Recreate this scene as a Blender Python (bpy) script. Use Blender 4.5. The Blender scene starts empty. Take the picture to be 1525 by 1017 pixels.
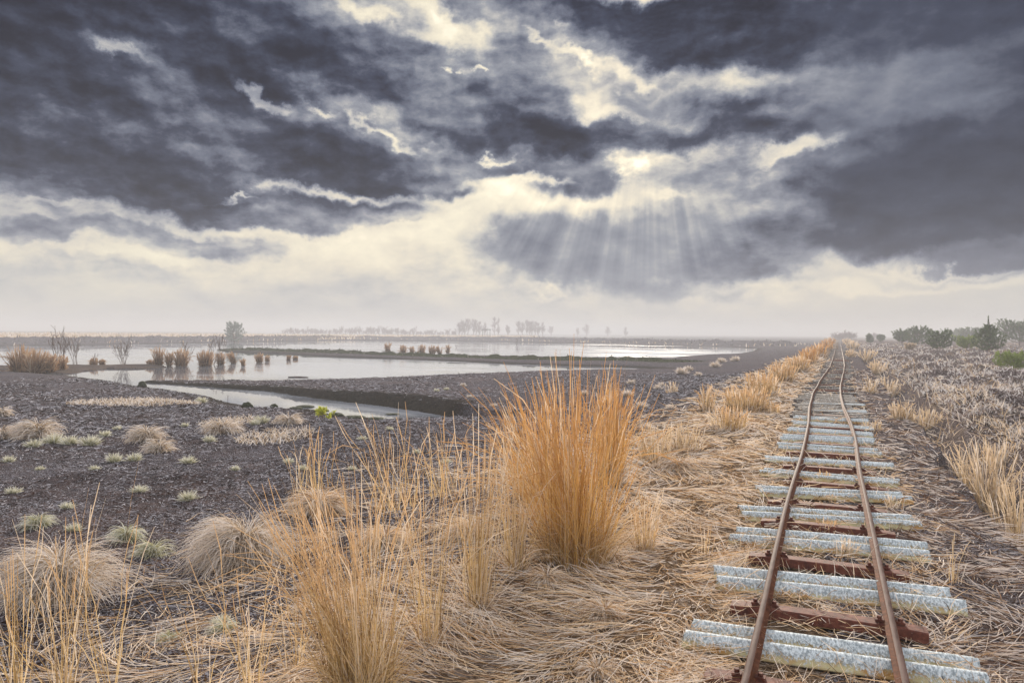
import bpy, math, random
import numpy as np
from mathutils import Matrix, Vector

# ------------------------------------------------------------------ camera, exposure
sc = bpy.context.scene
COL = sc.collection
YAW, PITCH, ROLL, FPX = 24.1, -0.67, 0.43, 1090.0     # degrees, focal length in pixels of a 1525 px wide frame
CAM = Vector((0.06, 0.0, 1.65))
ROT = Matrix.Rotation(math.radians(YAW), 3, 'Z') @ Matrix.Rotation(math.radians(90 + PITCH), 3, 'X') @ Matrix.Rotation(math.radians(ROLL), 3, 'Z')
cd = bpy.data.cameras.new('camera'); co = bpy.data.objects.new('camera', cd); COL.objects.link(co)
co.location = CAM; co.rotation_euler = ROT.to_euler()
cd.sensor_width = 36; cd.lens = 36 * FPX / 1525; cd.clip_start = 0.05; cd.clip_end = 20000
sc.camera = co
sc.view_settings.view_transform = 'Standard'; sc.view_settings.look = 'None'
sc.view_settings.exposure = 0.7; sc.view_settings.gamma = 1; sc.view_settings.use_curve_mapping = False
cy = sc.cycles
cy.use_adaptive_sampling = True; cy.adaptive_threshold = 0.02; cy.use_denoising = True
cy.max_bounces = 5; cy.diffuse_bounces = 2; cy.glossy_bounces = 3; cy.transmission_bounces = 2; cy.transparent_max_bounces = 8
cy.volume_bounces = 1; cy.sample_clamp_indirect = 4; cy.caustics_reflective = False; cy.caustics_refractive = False

def ray(px, py):                       # world direction seen at a place of the photograph
    d = ROT @ Vector((px - 762.5, 508.5 - py, -FPX)); return d.normalized()
def at(px, py, z=0.0):                 # the point of the level z seen there
    d = ray(px, py); k = (z - CAM.z) / d.z; return Vector((CAM.x + d.x * k, CAM.y + d.y * k, z))
def azel(px, py):                      # bearing (clockwise from the camera's heading) and height above the horizon, radians
    d = ray(px, py); return math.atan2(d.x, d.y) + math.radians(YAW), math.asin(d.z)

# ------------------------------------------------------------------ node helper
class NT:
    def __init__(s, tree): s.t = tree; s.n = tree.nodes; s.l = tree.links
    def node(s, typ, ins=None, **props):
        n = s.n.new(typ)
        for k, v in props.items(): setattr(n, k, v)
        for k, v in (ins or {}).items(): s.set(n.inputs[k], v)
        return n
    def set(s, sock, v):
        if isinstance(v, bpy.types.NodeSocket): s.l.new(v, sock)
        elif isinstance(v, bpy.types.Node): s.l.new(v.outputs[0], sock)
        elif hasattr(sock.default_value, '__len__') and not hasattr(v, '__len__'): sock.default_value = [v] * len(sock.default_value)
        elif hasattr(v, '__len__') and len(v) == 3 and hasattr(sock.default_value, '__len__') and len(sock.default_value) == 4: sock.default_value = (*v, 1)
        else: sock.default_value = v
    def m(s, op, a, b=0.0, c=0.0, clamp=False):
        n = s.node('ShaderNodeMath', {0: a, 1: b, 2: c}, operation=op, use_clamp=clamp); return n.outputs[0]
    def vm(s, op, a, b=(0, 0, 0)):
        n = s.node('ShaderNodeVectorMath', {0: a}, operation=op)
        if op == 'SCALE': s.set(n.inputs['Scale'], b)
        else: s.set(n.inputs[1], b)
        return n.outputs['Value'] if op in ('LENGTH', 'DOT_PRODUCT') else n.outputs[0]
    def xyz(s, x, y, z=0.0): return s.node('ShaderNodeCombineXYZ', {0: x, 1: y, 2: z}).outputs[0]
    def sep(s, v): return s.node('ShaderNodeSeparateXYZ', {0: v}).outputs
    def map(s, v, loc=(0, 0, 0), rot=0.0, scale=(1, 1, 1), typ='POINT'):
        return s.node('ShaderNodeMapping', {'Vector': v, 'Location': loc, 'Rotation': (0, 0, rot), 'Scale': scale}, vector_type=typ).outputs[0]
    def noise(s, v, scale=1.0, detail=4.0, rough=0.5, dist=0.0, out=0, dim='3D'):
        return s.node('ShaderNodeTexNoise', {'Vector': v, 'Scale': scale, 'Detail': detail, 'Roughness': rough, 'Distortion': dist}, noise_dimensions=dim).outputs[out]
    def mr(s, v, a, b, c=0.0, d=1.0, smooth=True):
        return s.node('ShaderNodeMapRange', {0: v, 1: a, 2: b, 3: c, 4: d}, interpolation_type='SMOOTHSTEP' if smooth else 'LINEAR').outputs[0]
    def mixf(s, f, a, b): return s.node('ShaderNodeMix', {0: f, 2: a, 3: b}, data_type='FLOAT').outputs[0]
    def mixc(s, f, a, b, mode='MIX'):
        n = s.node('ShaderNodeMix', {0: f}, data_type='RGBA', blend_type=mode); s.set(n.inputs[6], a); s.set(n.inputs[7], b); return n.outputs[2]
    def ramp(s, f, stops):
        n = s.node('ShaderNodeValToRGB', {0: f}); e = n.color_ramp.elements
        while len(e) < len(stops): e.new(0.5)
        for k, (p, c) in enumerate(stops): e[k].position = p; e[k].color = (*c, 1)
        return n.outputs[0]
def lin(r, g, b):
    f = lambda c: (c / 255 / 12.92) if c <= 10 else ((c / 255 + 0.055) / 1.055) ** 2.4
    return f(r), f(g), f(b)

# ------------------------------------------------------------------ sky and sun
SUN_AZ, SUN_EL = azel(965, 140)        # behind the cloud the rays fan out from
W = bpy.data.worlds.new('World'); sc.world = W; W.use_nodes = True
w = NT(W.node_tree); w.n.clear()
D = w.node('ShaderNodeTexCoord').outputs['Generated']
yr = math.radians(YAW)
fx = w.vm('DOT_PRODUCT', D, (-math.sin(yr), math.cos(yr), 0)); rx = w.vm('DOT_PRODUCT', D, (math.cos(yr), math.sin(yr), 0))
U = w.m('ARCTAN2', rx, fx); V = w.m('ARCSINE', w.sep(D)[2])
P = w.xyz(U, V)
pd = w.m('DIVIDE', 1.0, w.m('ADD', w.m('MAXIMUM', V, 0.0), 0.16))
PL = w.xyz(w.m('MULTIPLY', U, pd), w.m('MULTIPLY', pd, 0.9), 0.3)          # cloud layer seen in perspective
warp1 = w.vm('SUBTRACT', w.noise(PL, 1.6, 1, 0.5, out=1), (0.5, 0.5, 0.5))
warp2 = w.vm('SUBTRACT', w.noise(P, 13, 6, 0.6, out=1), (0.5, 0.5, 0.5))
Pw = w.vm('ADD', P, w.vm('MULTIPLY', warp1, (0.07, 0.035, 0)))
Pw = w.vm('ADD', Pw, w.vm('MULTIPLY', warp2, (0.11, 0.075, 0)))
Pg = w.vm('ADD', Pw, w.vm('MULTIPLY', w.vm('SUBTRACT', w.noise(w.map(P, scale=(1, 1.5, 1)), 20, 4, 0.55, out=1), (0.5, 0.5, 0.5)), (0.11, 0.07, 0)))
# tone: 0 = the sun shining through, 1 = darkest cloud belly
tone = w.mr(V, 0.0, 0.20, 0.37, 0.14)
CL = [  # x, y, half width, half height (photo pixels), tilt, tone, strength, soft core
 (300, 350, 520, 90, 0, .20, 1, .3), (130, 430, 360, 40, 0, .34, .8, .1), (60, 330, 220, 40, 0, .36, .8, .1),
 (140, 110, 560, 240, 5, .86, 1, .6), (330, 200, 460, 110, 8, .84, 1, .6), (480, 262, 260, 34, 3, .86, 1, .4),
 (260, 285, 330, 46, 5, .74, 1, .5), (60, 60, 260, 130, 0, .93, .9, .2), (150, 240, 330, 40, 4, .88, .7, .1),
 (400, 318, 190, 26, 2, .60, .95, .4), (250, 362, 240, 26, 0, .48, .9, .3), (60, 352, 130, 24, 0, .50, .8, .2), (190, 402, 150, 14, 2, .40, .7, .2),
 (575, 322, 60, 12, 0, .45, .8, .2), (290, 165, 260, 40, 12, .72, .7, .1), (330, 225, 130, 24, 4, .64, .7, .0), (210, 88, 110, 30, 10, .62, .7, .0), (120, 190, 160, 22, 3, .72, .7, .0),
 (560, 70, 290, 110, 14, .55, 1, .4), (600, 130, 260, 44, 14, .84, .9, .3), (470, 40, 260, 60, 10, .80, .8, .2), (760, 110, 140, 70, 10, .60, .9, .3),
 (720, 165, 170, 60, 0, .70, .95, .4), (790, 210, 200, 36, 0, .88, .95, .3), (980, 195, 280, 46, -4, .83, .95, .3),
 (650, 262, 80, 36, 10, .72, .9, .3), (860, 262, 110, 40, -8, .70, .95, .3), (740, 245, 130, 28, 0, .72, .8, .3), (520, 215, 200, 50, 14, .78, .9, .3),
 (960, 110, 190, 90, 20, .38, .95, .1), (1020, 150, 140, 50, 10, .46, .8, .1),
 (1400, 200, 420, 200, 0, .80, 1, .45), (1300, 130, 260, 110, 0, .60, .8, .1), (1120, 270, 200, 80, 0, .46, .85, .2), (1220, 290, 190, 110, 0, .57, .8, .0),
 (1040, 40, 420, 62, 3, .88, 1, .5), (1330, 30, 420, 80, 0, .82, 1, .4), (730, 12, 130, 36, 0, .82, .9, .3), (1400, 290, 300, 130, 6, .84, .9, .3), (1310, 350, 120, 46, 0, .86, .8, .2),
 (1480, 375, 130, 40, 0, .68, .9, .3), (1180, 350, 150, 60, 0, .60, .8, .2),
 (940, 372, 290, 80, 0, .55, 1, .5), (1080, 395, 130, 60, 0, .66, .9, .2), (850, 370, 140, 60, 0, .58, .8, .1),
 (650, 32, 100, 42, 18, .0, 1, .2), (560, 25, 60, 20, 10, .1, .8, .1), (800, 48, 50, 16, 10, .0, .95, .2), (870, 88, 90, 18, 22, .0, .95, .1), (945, 108, 46, 20, 30, .08, .7, .1),
 (480, 160, 50, 12, 12, .05, .85, .1), (585, 192, 90, 15, 24, .05, .9, .1), (655, 106, 26, 12, 0, .0, .9, .2), (695, 98, 18, 9, 0, .0, .8, .2), (400, 128, 70, 14, 20, .25, .7, .1),
 (730, 232, 50, 9, 0, .05, .8, .1), (760, 275, 110, 14, 0, .05, .8, .1), (945, 250, 34, 28, 0, .0, .95, .2), (1000, 292, 70, 14, 8, .16, .8, .1), (700, 298, 170, 16, 0, .1, .8, .1),
 (1180, 222, 90, 20, -8, .22, .85, .1), (490, 285, 180, 12, 3, .05, .8, .1), (200, 85, 60, 14, 10, .35, .6, .1), (350, 285, 60, 7, 0, .12, .6, .1), (70, 296, 90, 8, 6, .3, .6, .1),
 (1240, 425, 420, 16, 0, .2, .7, .1), (1400, 402, 190, 9, 0, .16, .6, .1), (820, 430, 60, 12, 0, .15, .5, .1)]
CL2 = []
for c in CL:                                   # thin cloud glows around every gap
    if c[5] < .2 and c[2] < 150 and c[1] < 270: CL2.append((c[0], c[1], c[2] * 2.3, c[3] * 3.2, c[4], .40, .62, -.7))
    CL2.append(c)
for (x, y, a, b, ang, val, st, soft) in CL2:
    u, v = azel(x, y); u1, _ = azel(x + 10, y); _, v1 = azel(x, y - 10)
    src = Pg if val < .2 and a < 150 else Pw
    if not isinstance(tone, float): src = w.node('ShaderNodeVectorMath', {0: tone, 1: (1e-6, 0, 0), 2: src}, operation='MULTIPLY_ADD').outputs[0]   # layer after layer
    q = w.map(src, (u, v, 0), -math.radians(ang), ((u1 - u) / 10 * a, (v1 - v) / 10 * b, 1.0), 'TEXTURE')
    tone = w.mixf(w.mr(w.vm('LENGTH', q), 1.0, max(0.0, (0.36 if val > .2 else -.05) + 0.5 * soft), 0.0, st), tone, val)
su, sv = SUN_AZ, SUN_EL
toward = w.vm('NORMALIZE', w.vm('SUBTRACT', (su, sv, 0.0), P))
lift = w.vm('ADD', w.vm('MULTIPLY', toward, (0.008, 0.008, 0)), (0, 0.010, 0))
PB = w.vm('ADD', P, w.vm('MULTIPLY', warp2, (0.02, 0.016, 0)))
S1 = (1.0, 1.8, 1)
n1 = w.noise(w.map(PB, scale=S1), 5.6, 10, 0.58)
n2 = w.noise(w.map(w.vm('ADD', PB, lift), scale=S1), 5.6, 10, 0.58)
n3 = w.noise(PL, 4.0, 5, 0.55)
relief = w.m('SUBTRACT', n2, n1)
amp = w.m('MULTIPLY', w.mr(tone, 0.02, 0.5, 0.35, 1.0), w.mr(V, 0.01, 0.12, 0.15, 1.0))
shaft = w.mr(U, azel(1130, 200)[0], azel(1300, 200)[0], 1.0, 0.34)           # the rain on that side is smooth
amp = w.m('MULTIPLY', amp, shaft)
rm = w.node('ShaderNodeMapping', {'Vector': P, 'Location': (*azel(900, 350), 0), 'Scale': (0.27, 0.11, 1)}, vector_type='TEXTURE').outputs[0]
rmask = w.mr(w.vm('LENGTH', rm), 1.0, 0.3)
amp = w.m('MULTIPLY', amp, w.m('SUBTRACT', 1.0, w.m('MULTIPLY', rmask, 0.7)))
t2 = w.m('MULTIPLY_ADD', w.m('SUBTRACT', n1, 0.5), 0.88, w.m('MULTIPLY', relief, 2.2))
t2 = w.m('MULTIPLY_ADD', w.m('SUBTRACT', n3, 0.5), 0.20, t2)
tone = w.m('MULTIPLY_ADD', t2, amp, tone)
# rays fanning down below the gap
ang = w.m('ARCTAN2', w.m('SUBTRACT', U, su), w.m('SUBTRACT', azel(960, -20)[1], V))
ry = w.noise(w.xyz(w.m('MULTIPLY', ang, 11.0), 0.0, 3.0), 1.0, 3, 0.6)
tone = w.m('SUBTRACT', tone, w.m('MULTIPLY', w.m('MULTIPLY', w.m('SUBTRACT', w.mr(ry, 0.25, 0.8), 0.3), rmask), 0.19))
skyc = w.ramp(tone, [(0.0, (1.25, 1.12, .90)), (.10, lin(253, 243, 217)), (.22, lin(234, 225, 205)), (.36, lin(198, 196, 192)), (.50, lin(150, 154, 164)),
                     (.64, lin(108, 114, 131)), (.78, lin(60, 67, 88)), (.90, lin(38, 44, 64)), (1.0, lin(22, 27, 46))])
lil = w.mr(w.noise(P, 3.2, 2, 0.5), 0.42, 0.62)
skyc = w.mixc(w.m('MULTIPLY', lil, 0.12), skyc, (1.06, 0.97, 0.98), 'MULTIPLY')
# unseen sky above and behind the camera: broken overcast, invented bright as soft fill light
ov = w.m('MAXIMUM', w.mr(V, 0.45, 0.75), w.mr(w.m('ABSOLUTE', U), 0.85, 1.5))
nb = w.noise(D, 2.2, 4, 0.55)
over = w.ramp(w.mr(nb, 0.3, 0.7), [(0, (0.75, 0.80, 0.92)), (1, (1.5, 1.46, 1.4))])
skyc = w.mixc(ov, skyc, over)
nish = w.node('ShaderNodeTexSky', sky_type='NISHITA', sun_disc=False, sun_elevation=SUN_EL, sun_rotation=SUN_AZ - yr, air_density=1.0, dust_density=1.0)
bg1 = w.node('ShaderNodeBackground', {'Color': nish.outputs[0], 'Strength': 0.05})
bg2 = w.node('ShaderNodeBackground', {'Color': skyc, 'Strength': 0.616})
thin = w.mr(tone, 0.0, 0.5, 0.92, 1.0)
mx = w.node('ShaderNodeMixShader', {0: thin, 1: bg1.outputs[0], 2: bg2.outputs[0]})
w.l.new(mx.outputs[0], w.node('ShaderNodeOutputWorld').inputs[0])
W.cycles.sampling_method = 'MANUAL'; W.cycles.sample_map_resolution = 512

sd = bpy.data.lights.new('sun', 'SUN'); so = bpy.data.objects.new('sun', sd); COL.objects.link(so)
sd.energy = 4.5; sd.angle = math.radians(6); sd.color = (1.0, 0.90, 0.76)
sunaz = SUN_AZ - yr
sdir = Vector((math.sin(sunaz) * math.cos(SUN_EL), math.cos(sunaz) * math.cos(SUN_EL), math.sin(SUN_EL)))
so.rotation_euler = sdir.to_track_quat('Z', 'Y').to_euler()

# ------------------------------------------------------------------ tools
rng = np.random.default_rng(7); random.seed(7)
WATER = -0.80
def hash2(ix, iy, seed):
    h = (ix * 374761393 + iy * 668265263 + seed * 1442695041) & 0xFFFFFFFF
    h = ((h ^ (h >> 13)) * 1274126177) & 0xFFFFFFFF
    return ((h ^ (h >> 16)) & 0xFFFFFF) / 16777215.0
def vnoise(x, y, seed=0):
    ix = np.floor(x).astype(np.int64); iy = np.floor(y).astype(np.int64); fx_ = x - ix; fy_ = y - iy
    fx_ = fx_ * fx_ * (3 - 2 * fx_); fy_ = fy_ * fy_ * (3 - 2 * fy_)
    a = hash2(ix, iy, seed); b = hash2(ix + 1, iy, seed); c = hash2(ix, iy + 1, seed); d = hash2(ix + 1, iy + 1, seed)
    return (a + (b - a) * fx_) * (1 - fy_) + (c + (d - c) * fx_) * fy_
def fbm(x, y, f, octs=4, seed=0, gain=0.5):                    # about -0.5 .. 0.5
    s = 0.0; amp = 1.0; tot = 0.0
    for o in range(octs):
        s = s + amp * vnoise(x * f, y * f, seed + o * 17); tot += amp; amp *= gain; f *= 2.07
    return s / tot - 0.5
def sst(x, a, b):
    t = np.clip((x - a) / (b - a), 0, 1); return t * t * (3 - 2 * t)
def seg_dist(x, y, pts, closed=True):
    best = np.full(x.shape, 1e9); n = len(pts)
    for i in range(n if closed else n - 1):
        ax, ay = pts[i]; bx, by = pts[(i + 1) % n]; dx, dy = bx - ax, by - ay; L = dx * dx + dy * dy + 1e-9
        t = np.clip(((x - ax) * dx + (y - ay) * dy) / L, 0, 1)
        best = np.minimum(best, (x - ax - t * dx) ** 2 + (y - ay - t * dy) ** 2)
    return np.sqrt(best)
def inside(x, y, pts):
    r = np.zeros(x.shape, bool); n = len(pts)
    for i in range(n):
        ax, ay = pts[i]; bx, by = pts[(i + 1) % n]
        c = ((ay > y) != (by > y)) & (x < (bx - ax) * (y - ay) / ((by - ay) if by != ay else 1e-9) + ax); r ^= c
    return r
def sdf(x, y, pts):
    d = seg_dist(x, y, pts); return np.where(inside(x, y, pts), -d, d)
def G(lst, z=WATER): return [(at(px, py, z).x, at(px, py, z).y) for px, py in lst]
def tag(o, label=None, cat=None, group=None, kind=None):
    if label: o['label'] = label
    if cat: o['category'] = cat
    if group: o['group'] = group
    if kind: o['kind'] = kind
    return o
def mesh_np(name, verts, faces, mat=None, parent=None, attrs=None, smooth=False):
    """verts (n,3), faces (m,3) or (m,4) arrays; attrs: name -> per vertex floats"""
    verts = np.asarray(verts, np.float32); faces = np.asarray(faces, np.int32); k = faces.shape[1]
    me = bpy.data.meshes.new(name); me.vertices.add(len(verts)); me.vertices.foreach_set('co', verts.ravel())
    me.loops.add(faces.size); me.loops.foreach_set('vertex_index', faces.ravel())
    me.polygons.add(len(faces)); me.polygons.foreach_set('loop_start', np.arange(0, faces.size, k, dtype=np.int32))
    try: me.polygons.foreach_set('loop_total', np.full(len(faces), k, np.int32))
    except Exception: pass
    if smooth: me.polygons.foreach_set('use_smooth', np.ones(len(faces), bool))
    for an, av in (attrs or {}).items():
        at_ = me.attributes.new(an, 'FLOAT', 'POINT'); at_.data.foreach_set('value', np.asarray(av, np.float32).ravel())
    me.update(calc_edges=True)
    ob = bpy.data.objects.new(name, me); COL.objects.link(ob)
    if mat: me.materials.append(mat)
    if parent: ob.parent = parent
    return ob
def empty(name, loc, rz=0.0):
    o = bpy.data.objects.new(name, None); COL.objects.link(o); o.location = loc; o.rotation_euler = (0, 0, rz); o.empty_display_size = 0.2; return o
def copy_thing(root):
    r = root.copy(); COL.objects.link(r)
    for ch in [c for c in bpy.data.objects if c.parent == root]:
        c = ch.copy(); COL.objects.link(c); c.parent = r
        for g in [q for q in bpy.data.objects if q.parent == ch]:
            e = g.copy(); COL.objects.link(e); e.parent = c
    return r
def material(name, base, rough=0.8, build=None, transl=0.0, spec=0.3):
    m = bpy.data.materials.new(name); m.use_nodes = True; t = NT(m.node_tree); t.n.clear()
    out = t.node('ShaderNodeOutputMaterial'); p = t.node('ShaderNodeBsdfPrincipled', {'Roughness': rough, 'Specular IOR Level': spec})
    t.set(p.inputs['Base Color'], base(t) if callable(base) else base)
    if build: build(t, p)
    if transl:
        tr = t.node('ShaderNodeBsdfTranslucent')
        src = p.inputs['Base Color']
        if src.links: t.l.new(src.links[0].from_socket, tr.inputs[0])
        else: tr.inputs[0].default_value = src.default_value
        mxs = t.node('ShaderNodeMixShader', {0: transl, 1: p.outputs[0], 2: tr.outputs[0]}); t.l.new(mxs.outputs[0], out.inputs[0])
    else: t.l.new(p.outputs[0], out.inputs[0])
    return m
def attr(t, name): return t.node('ShaderNodeAttribute', attribute_name=name).outputs['Fac']
def bump(t, p, h, strength, dist=0.02):
    t.set(p.inputs['Normal'], t.node('ShaderNodeBump', {'Height': h, 'Strength': strength, 'Distance': dist}).outputs[0])

# ------------------------------------------------------------------ the lie of the land
UPPER = G([(-420, 519), (-60, 515.5), (0, 515), (120, 513.5), (250, 511.5), (420, 508.5), (500, 507.3), (600, 507.6), (760, 509.3), (900, 512.3), (1000, 514.8), (1085, 516.5), (1128, 519.5), (1122, 523), (1090, 528.5), (1010, 531.5), (992, 535.5),
     (900, 534.2), (800, 532.5), (640, 529.5), (500, 523.5), (420, 521.5), (335, 519.5), (322, 521.5), (335, 524),
     (420, 527), (500, 531.5), (560, 533.5), (640, 537), (760, 542), (850, 545), (940, 547), (990, 550), (996, 552), (950, 553.5), (850, 554), (760, 556.5), (700, 559), (640, 561), (560, 564.5), (500, 566.5), (400, 568), (300, 568), (235, 567.5), (214, 568.5), (222, 570.5),
     (300, 575.5), (400, 583), (460, 592), (500, 597), (560, 603.5), (620, 612), (668, 621), (650, 623.5), (575, 625), (545, 622), (500, 619), (470, 611), (420, 609), (385, 607), (345, 601.5), (300, 589), (250, 581), (195, 574), (150, 566), (110, 561), (60, 556.5), (-60, 553), (-420, 560)])
SPIT = G([(-30, 543), (30, 546), (100, 544), (150, 545), (185, 544), (240, 543.5), (250, 547), (215, 550), (160, 550), (130, 553), (105, 557.5), (40, 556), (-30, 556)])
PEN_EDGE = G([(214, 568.5), (300, 575.5), (400, 583), (460, 592), (500, 597), (560, 603.5), (620, 612), (668, 621)])
PEN = G([(200, 569), (300, 567), (500, 566), (700, 558), (850, 553), (960, 553), (900, 600), (760, 640), (668, 621), (560, 604), (460, 592), (400, 583), (300, 575.5)])
DAM = G([(322, 521.5), (420, 524.5), (500, 527.5), (640, 533), (760, 537), (850, 539.5), (940, 541), (1000, 544)])
FARBANK = G([(-420, 517), (0, 513), (250, 509.5), (420, 507), (500, 505.5), (600, 506), (760, 507.5), (900, 510.5), (1000, 513), (1085, 515), (1160, 517)])
FARLAKE = [(-420, 430), (-340, 400), (-150, 430), (-110, 600), (-300, 700), (-700, 700)]
# the rails' line, measured along the track: (distance, sideways)
TRK = [(1017, 1229.7), (921, 1229.5), (835, 1229.6), (768, 1231), (715, 1233.3), (674, 1235), (626.5, 1235.5), (600, 1232.2), (587, 1231), (569, 1235.8), (555.6, 1242.5), (545, 1247.0), (536, 1248.3), (523, 1248.8), (509.7, 1248.5)]
tp = [at(x, y, 0.15) for y, x in TRK]
TY = np.array([-6.0] + [p.y for p in tp] + [tp[-1].y + 200, 2000]); TX = np.array([tp[0].x] + [p.x for p in tp] + [0.2, 0.0])
def track_x(y): return np.interp(y, TY, TX)
# ditch on the right-hand side of the track: its near and far rim
DL = [at(x, y, -0.05) for x, y in [(1560, 880), (1490, 770), (1440, 715), (1395, 655), (1350, 610), (1310, 565), (1285, 535), (1268, 515), (1258, 506)]]
DY = np.array([-8.0] + [p.y for p in DL] + [2000]); DX = np.array([DL[0].x - 0.1] + [p.x for p in DL] + [DL[-1].x])
def ditch_x(y): return np.interp(y, DY, DX) + 0.06 * np.sin(y * 2.1) + 0.05 * np.sin(y * 0.9 + 1)

def land(x, y):
    """height, and weights of what covers the ground"""
    r = np.hypot(x - CAM.x, y - CAM.y)
    tx = track_x(y); dx = x - tx
    # left: down from the embankment to the peat field
    edge = 1.5 + 1.0 * sst(y, 0, 12) + 0.5 * fbm(x, y, 0.25, 2, 3)
    s = -dx - edge
    zl = -0.42 * sst(s, 0.0, 3.2) - 0.16 * sst(s, 3.0, 22)
    zl = zl + 0.10 * fbm(x, y, 0.35, 3, 11) * sst(s, 0, 3) + 0.05 * fbm(x, y, 2.1, 3, 12) * sst(-dx, 0.9, 2)
    # right: shoulder, ditch, heath
    dd = x - ditch_x(y); near = 1 - sst(y, 60, 140)
    wdt = 1.0
    zr = -0.62 * near * sst(dd, -0.12, 0.12) * (1 - sst(dd, 0.45, wdt + 0.35)) - 0.05
    mound = fbm(x, y, 0.65, 3, 21); mound2 = fbm(x, y, 0.22, 2, 22)
    zr = zr + sst(dd, 0.9, 2.0) * (0.10 + np.maximum(mound, -0.14) * 1.5 + mound2 * 0.45)
    zr = zr + 0.05 * fbm(x, y, 3.0, 3, 23)
    z = np.where(dx < 0, zl, zr * sst(dx, 0.7, 1.3))
    plain = sst(r, 180, 330)
    z = z * (1 - plain) + plain * np.where(dx < 0, -0.45 + 0.3 * fbm(x, y, 0.02, 3, 31), -0.1 + 0.4 * fbm(x, y, 0.02, 3, 32))
    # lake
    jag = 0.35 * fbm(x, y, 0.7, 4, 41) * sst(r, 15, 60) + 0.25 * fbm(x, y, 2.2, 3, 42)
    d = sdf(x, y, UPPER); sp = sdf(x, y, SPIT) + jag * 1.2
    dw = d + jag
    spit = sp < 0
    pe = seg_dist(x, y, PEN_EDGE, False); pen = inside(x, y, PEN)
    dam = seg_dist(x, y, DAM, False); fb = seg_dist(x, y, FARBANK, False)
    slope = np.where(pen & (pe < 3), 1.1, 0.10)
    cap = np.where(pen, WATER + 0.07 + (0.37 - 0.10 * sst(pe, 0.4, 7)) * sst(np.hypot(x - PEN_EDGE[0][0], y - PEN_EDGE[0][1]), 1, 22) + 0.07 * fbm(x, y, 1.2, 3, 45), z)
    zs = WATER + 0.02 + slope * np.maximum(dw, 0)
    lip = (1 - sst(dw, 0.2, 7)) 
    z = np.where(pen, np.minimum(zs, cap), np.where(dw < 30, np.minimum(np.maximum(z, -0.78), zs), z))
    damz = WATER + (0.40 * (1 - sst(dam, 0.1, 2.2))) + 0.6 * fbm(x, y, 1.1, 3, 51) * (1 - sst(dam, 1.5, 3)) - 0.6 * (1 - sst(np.hypot(x - DAM[0][0], y - DAM[0][1]), 1, 8))
    z = np.where((dam < 3) & (dw > -0.4) , np.maximum(z, damz), z)
    fbz = WATER + 1.05 * (1 - sst(fb, 1.5, 6.5)) + 0.8 * fbm(x, y, 0.5, 3, 52)
    z = np.where((fb < 7) & (dw > -0.2), np.maximum(z, fbz), z)
    z = np.where(dw < 0, np.maximum(WATER - 0.5, WATER - 0.02 + 0.5 * dw), z)
    z = np.where(spit, WATER + 0.03 + np.minimum(0.10, -sp * 0.10), z)
    fl = sdf(x, y, FARLAKE); z = np.where(fl < 0, WATER - 0.3, z)
    pond = sdf(x, y, POND); z = np.where(pond < 1.0, np.minimum(z, WATER - 0.1 + np.maximum(pond, 0) * 0.8), z)
    return dict(z=z, dx=dx, dd=dd, s=s, dw=dw, pen=pen, dam=dam, fb=fb, pe=pe, r=r, spit=spit, fl=fl)
POND = [(at(a, b, WATER).x, at(a, b, WATER).y) for a, b in [(1478, 534), (1560, 534), (1640, 537), (1640, 529), (1500, 527)]]
def ground_z(x, y):
    return float(land(np.array([float(x)]), np.array([float(y)]))['z'][0])
def on_ground(px, py, z0=-0.3):               # where the view through a place of the photograph meets the land
    z = z0
    for _ in range(12):
        p = at(px, py, z); z2 = max(ground_z(p.x, p.y), WATER); z = 0.5 * (z + z2)
    p = at(px, py, z); p.z = max(ground_z(p.x, p.y), WATER); return p

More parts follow.
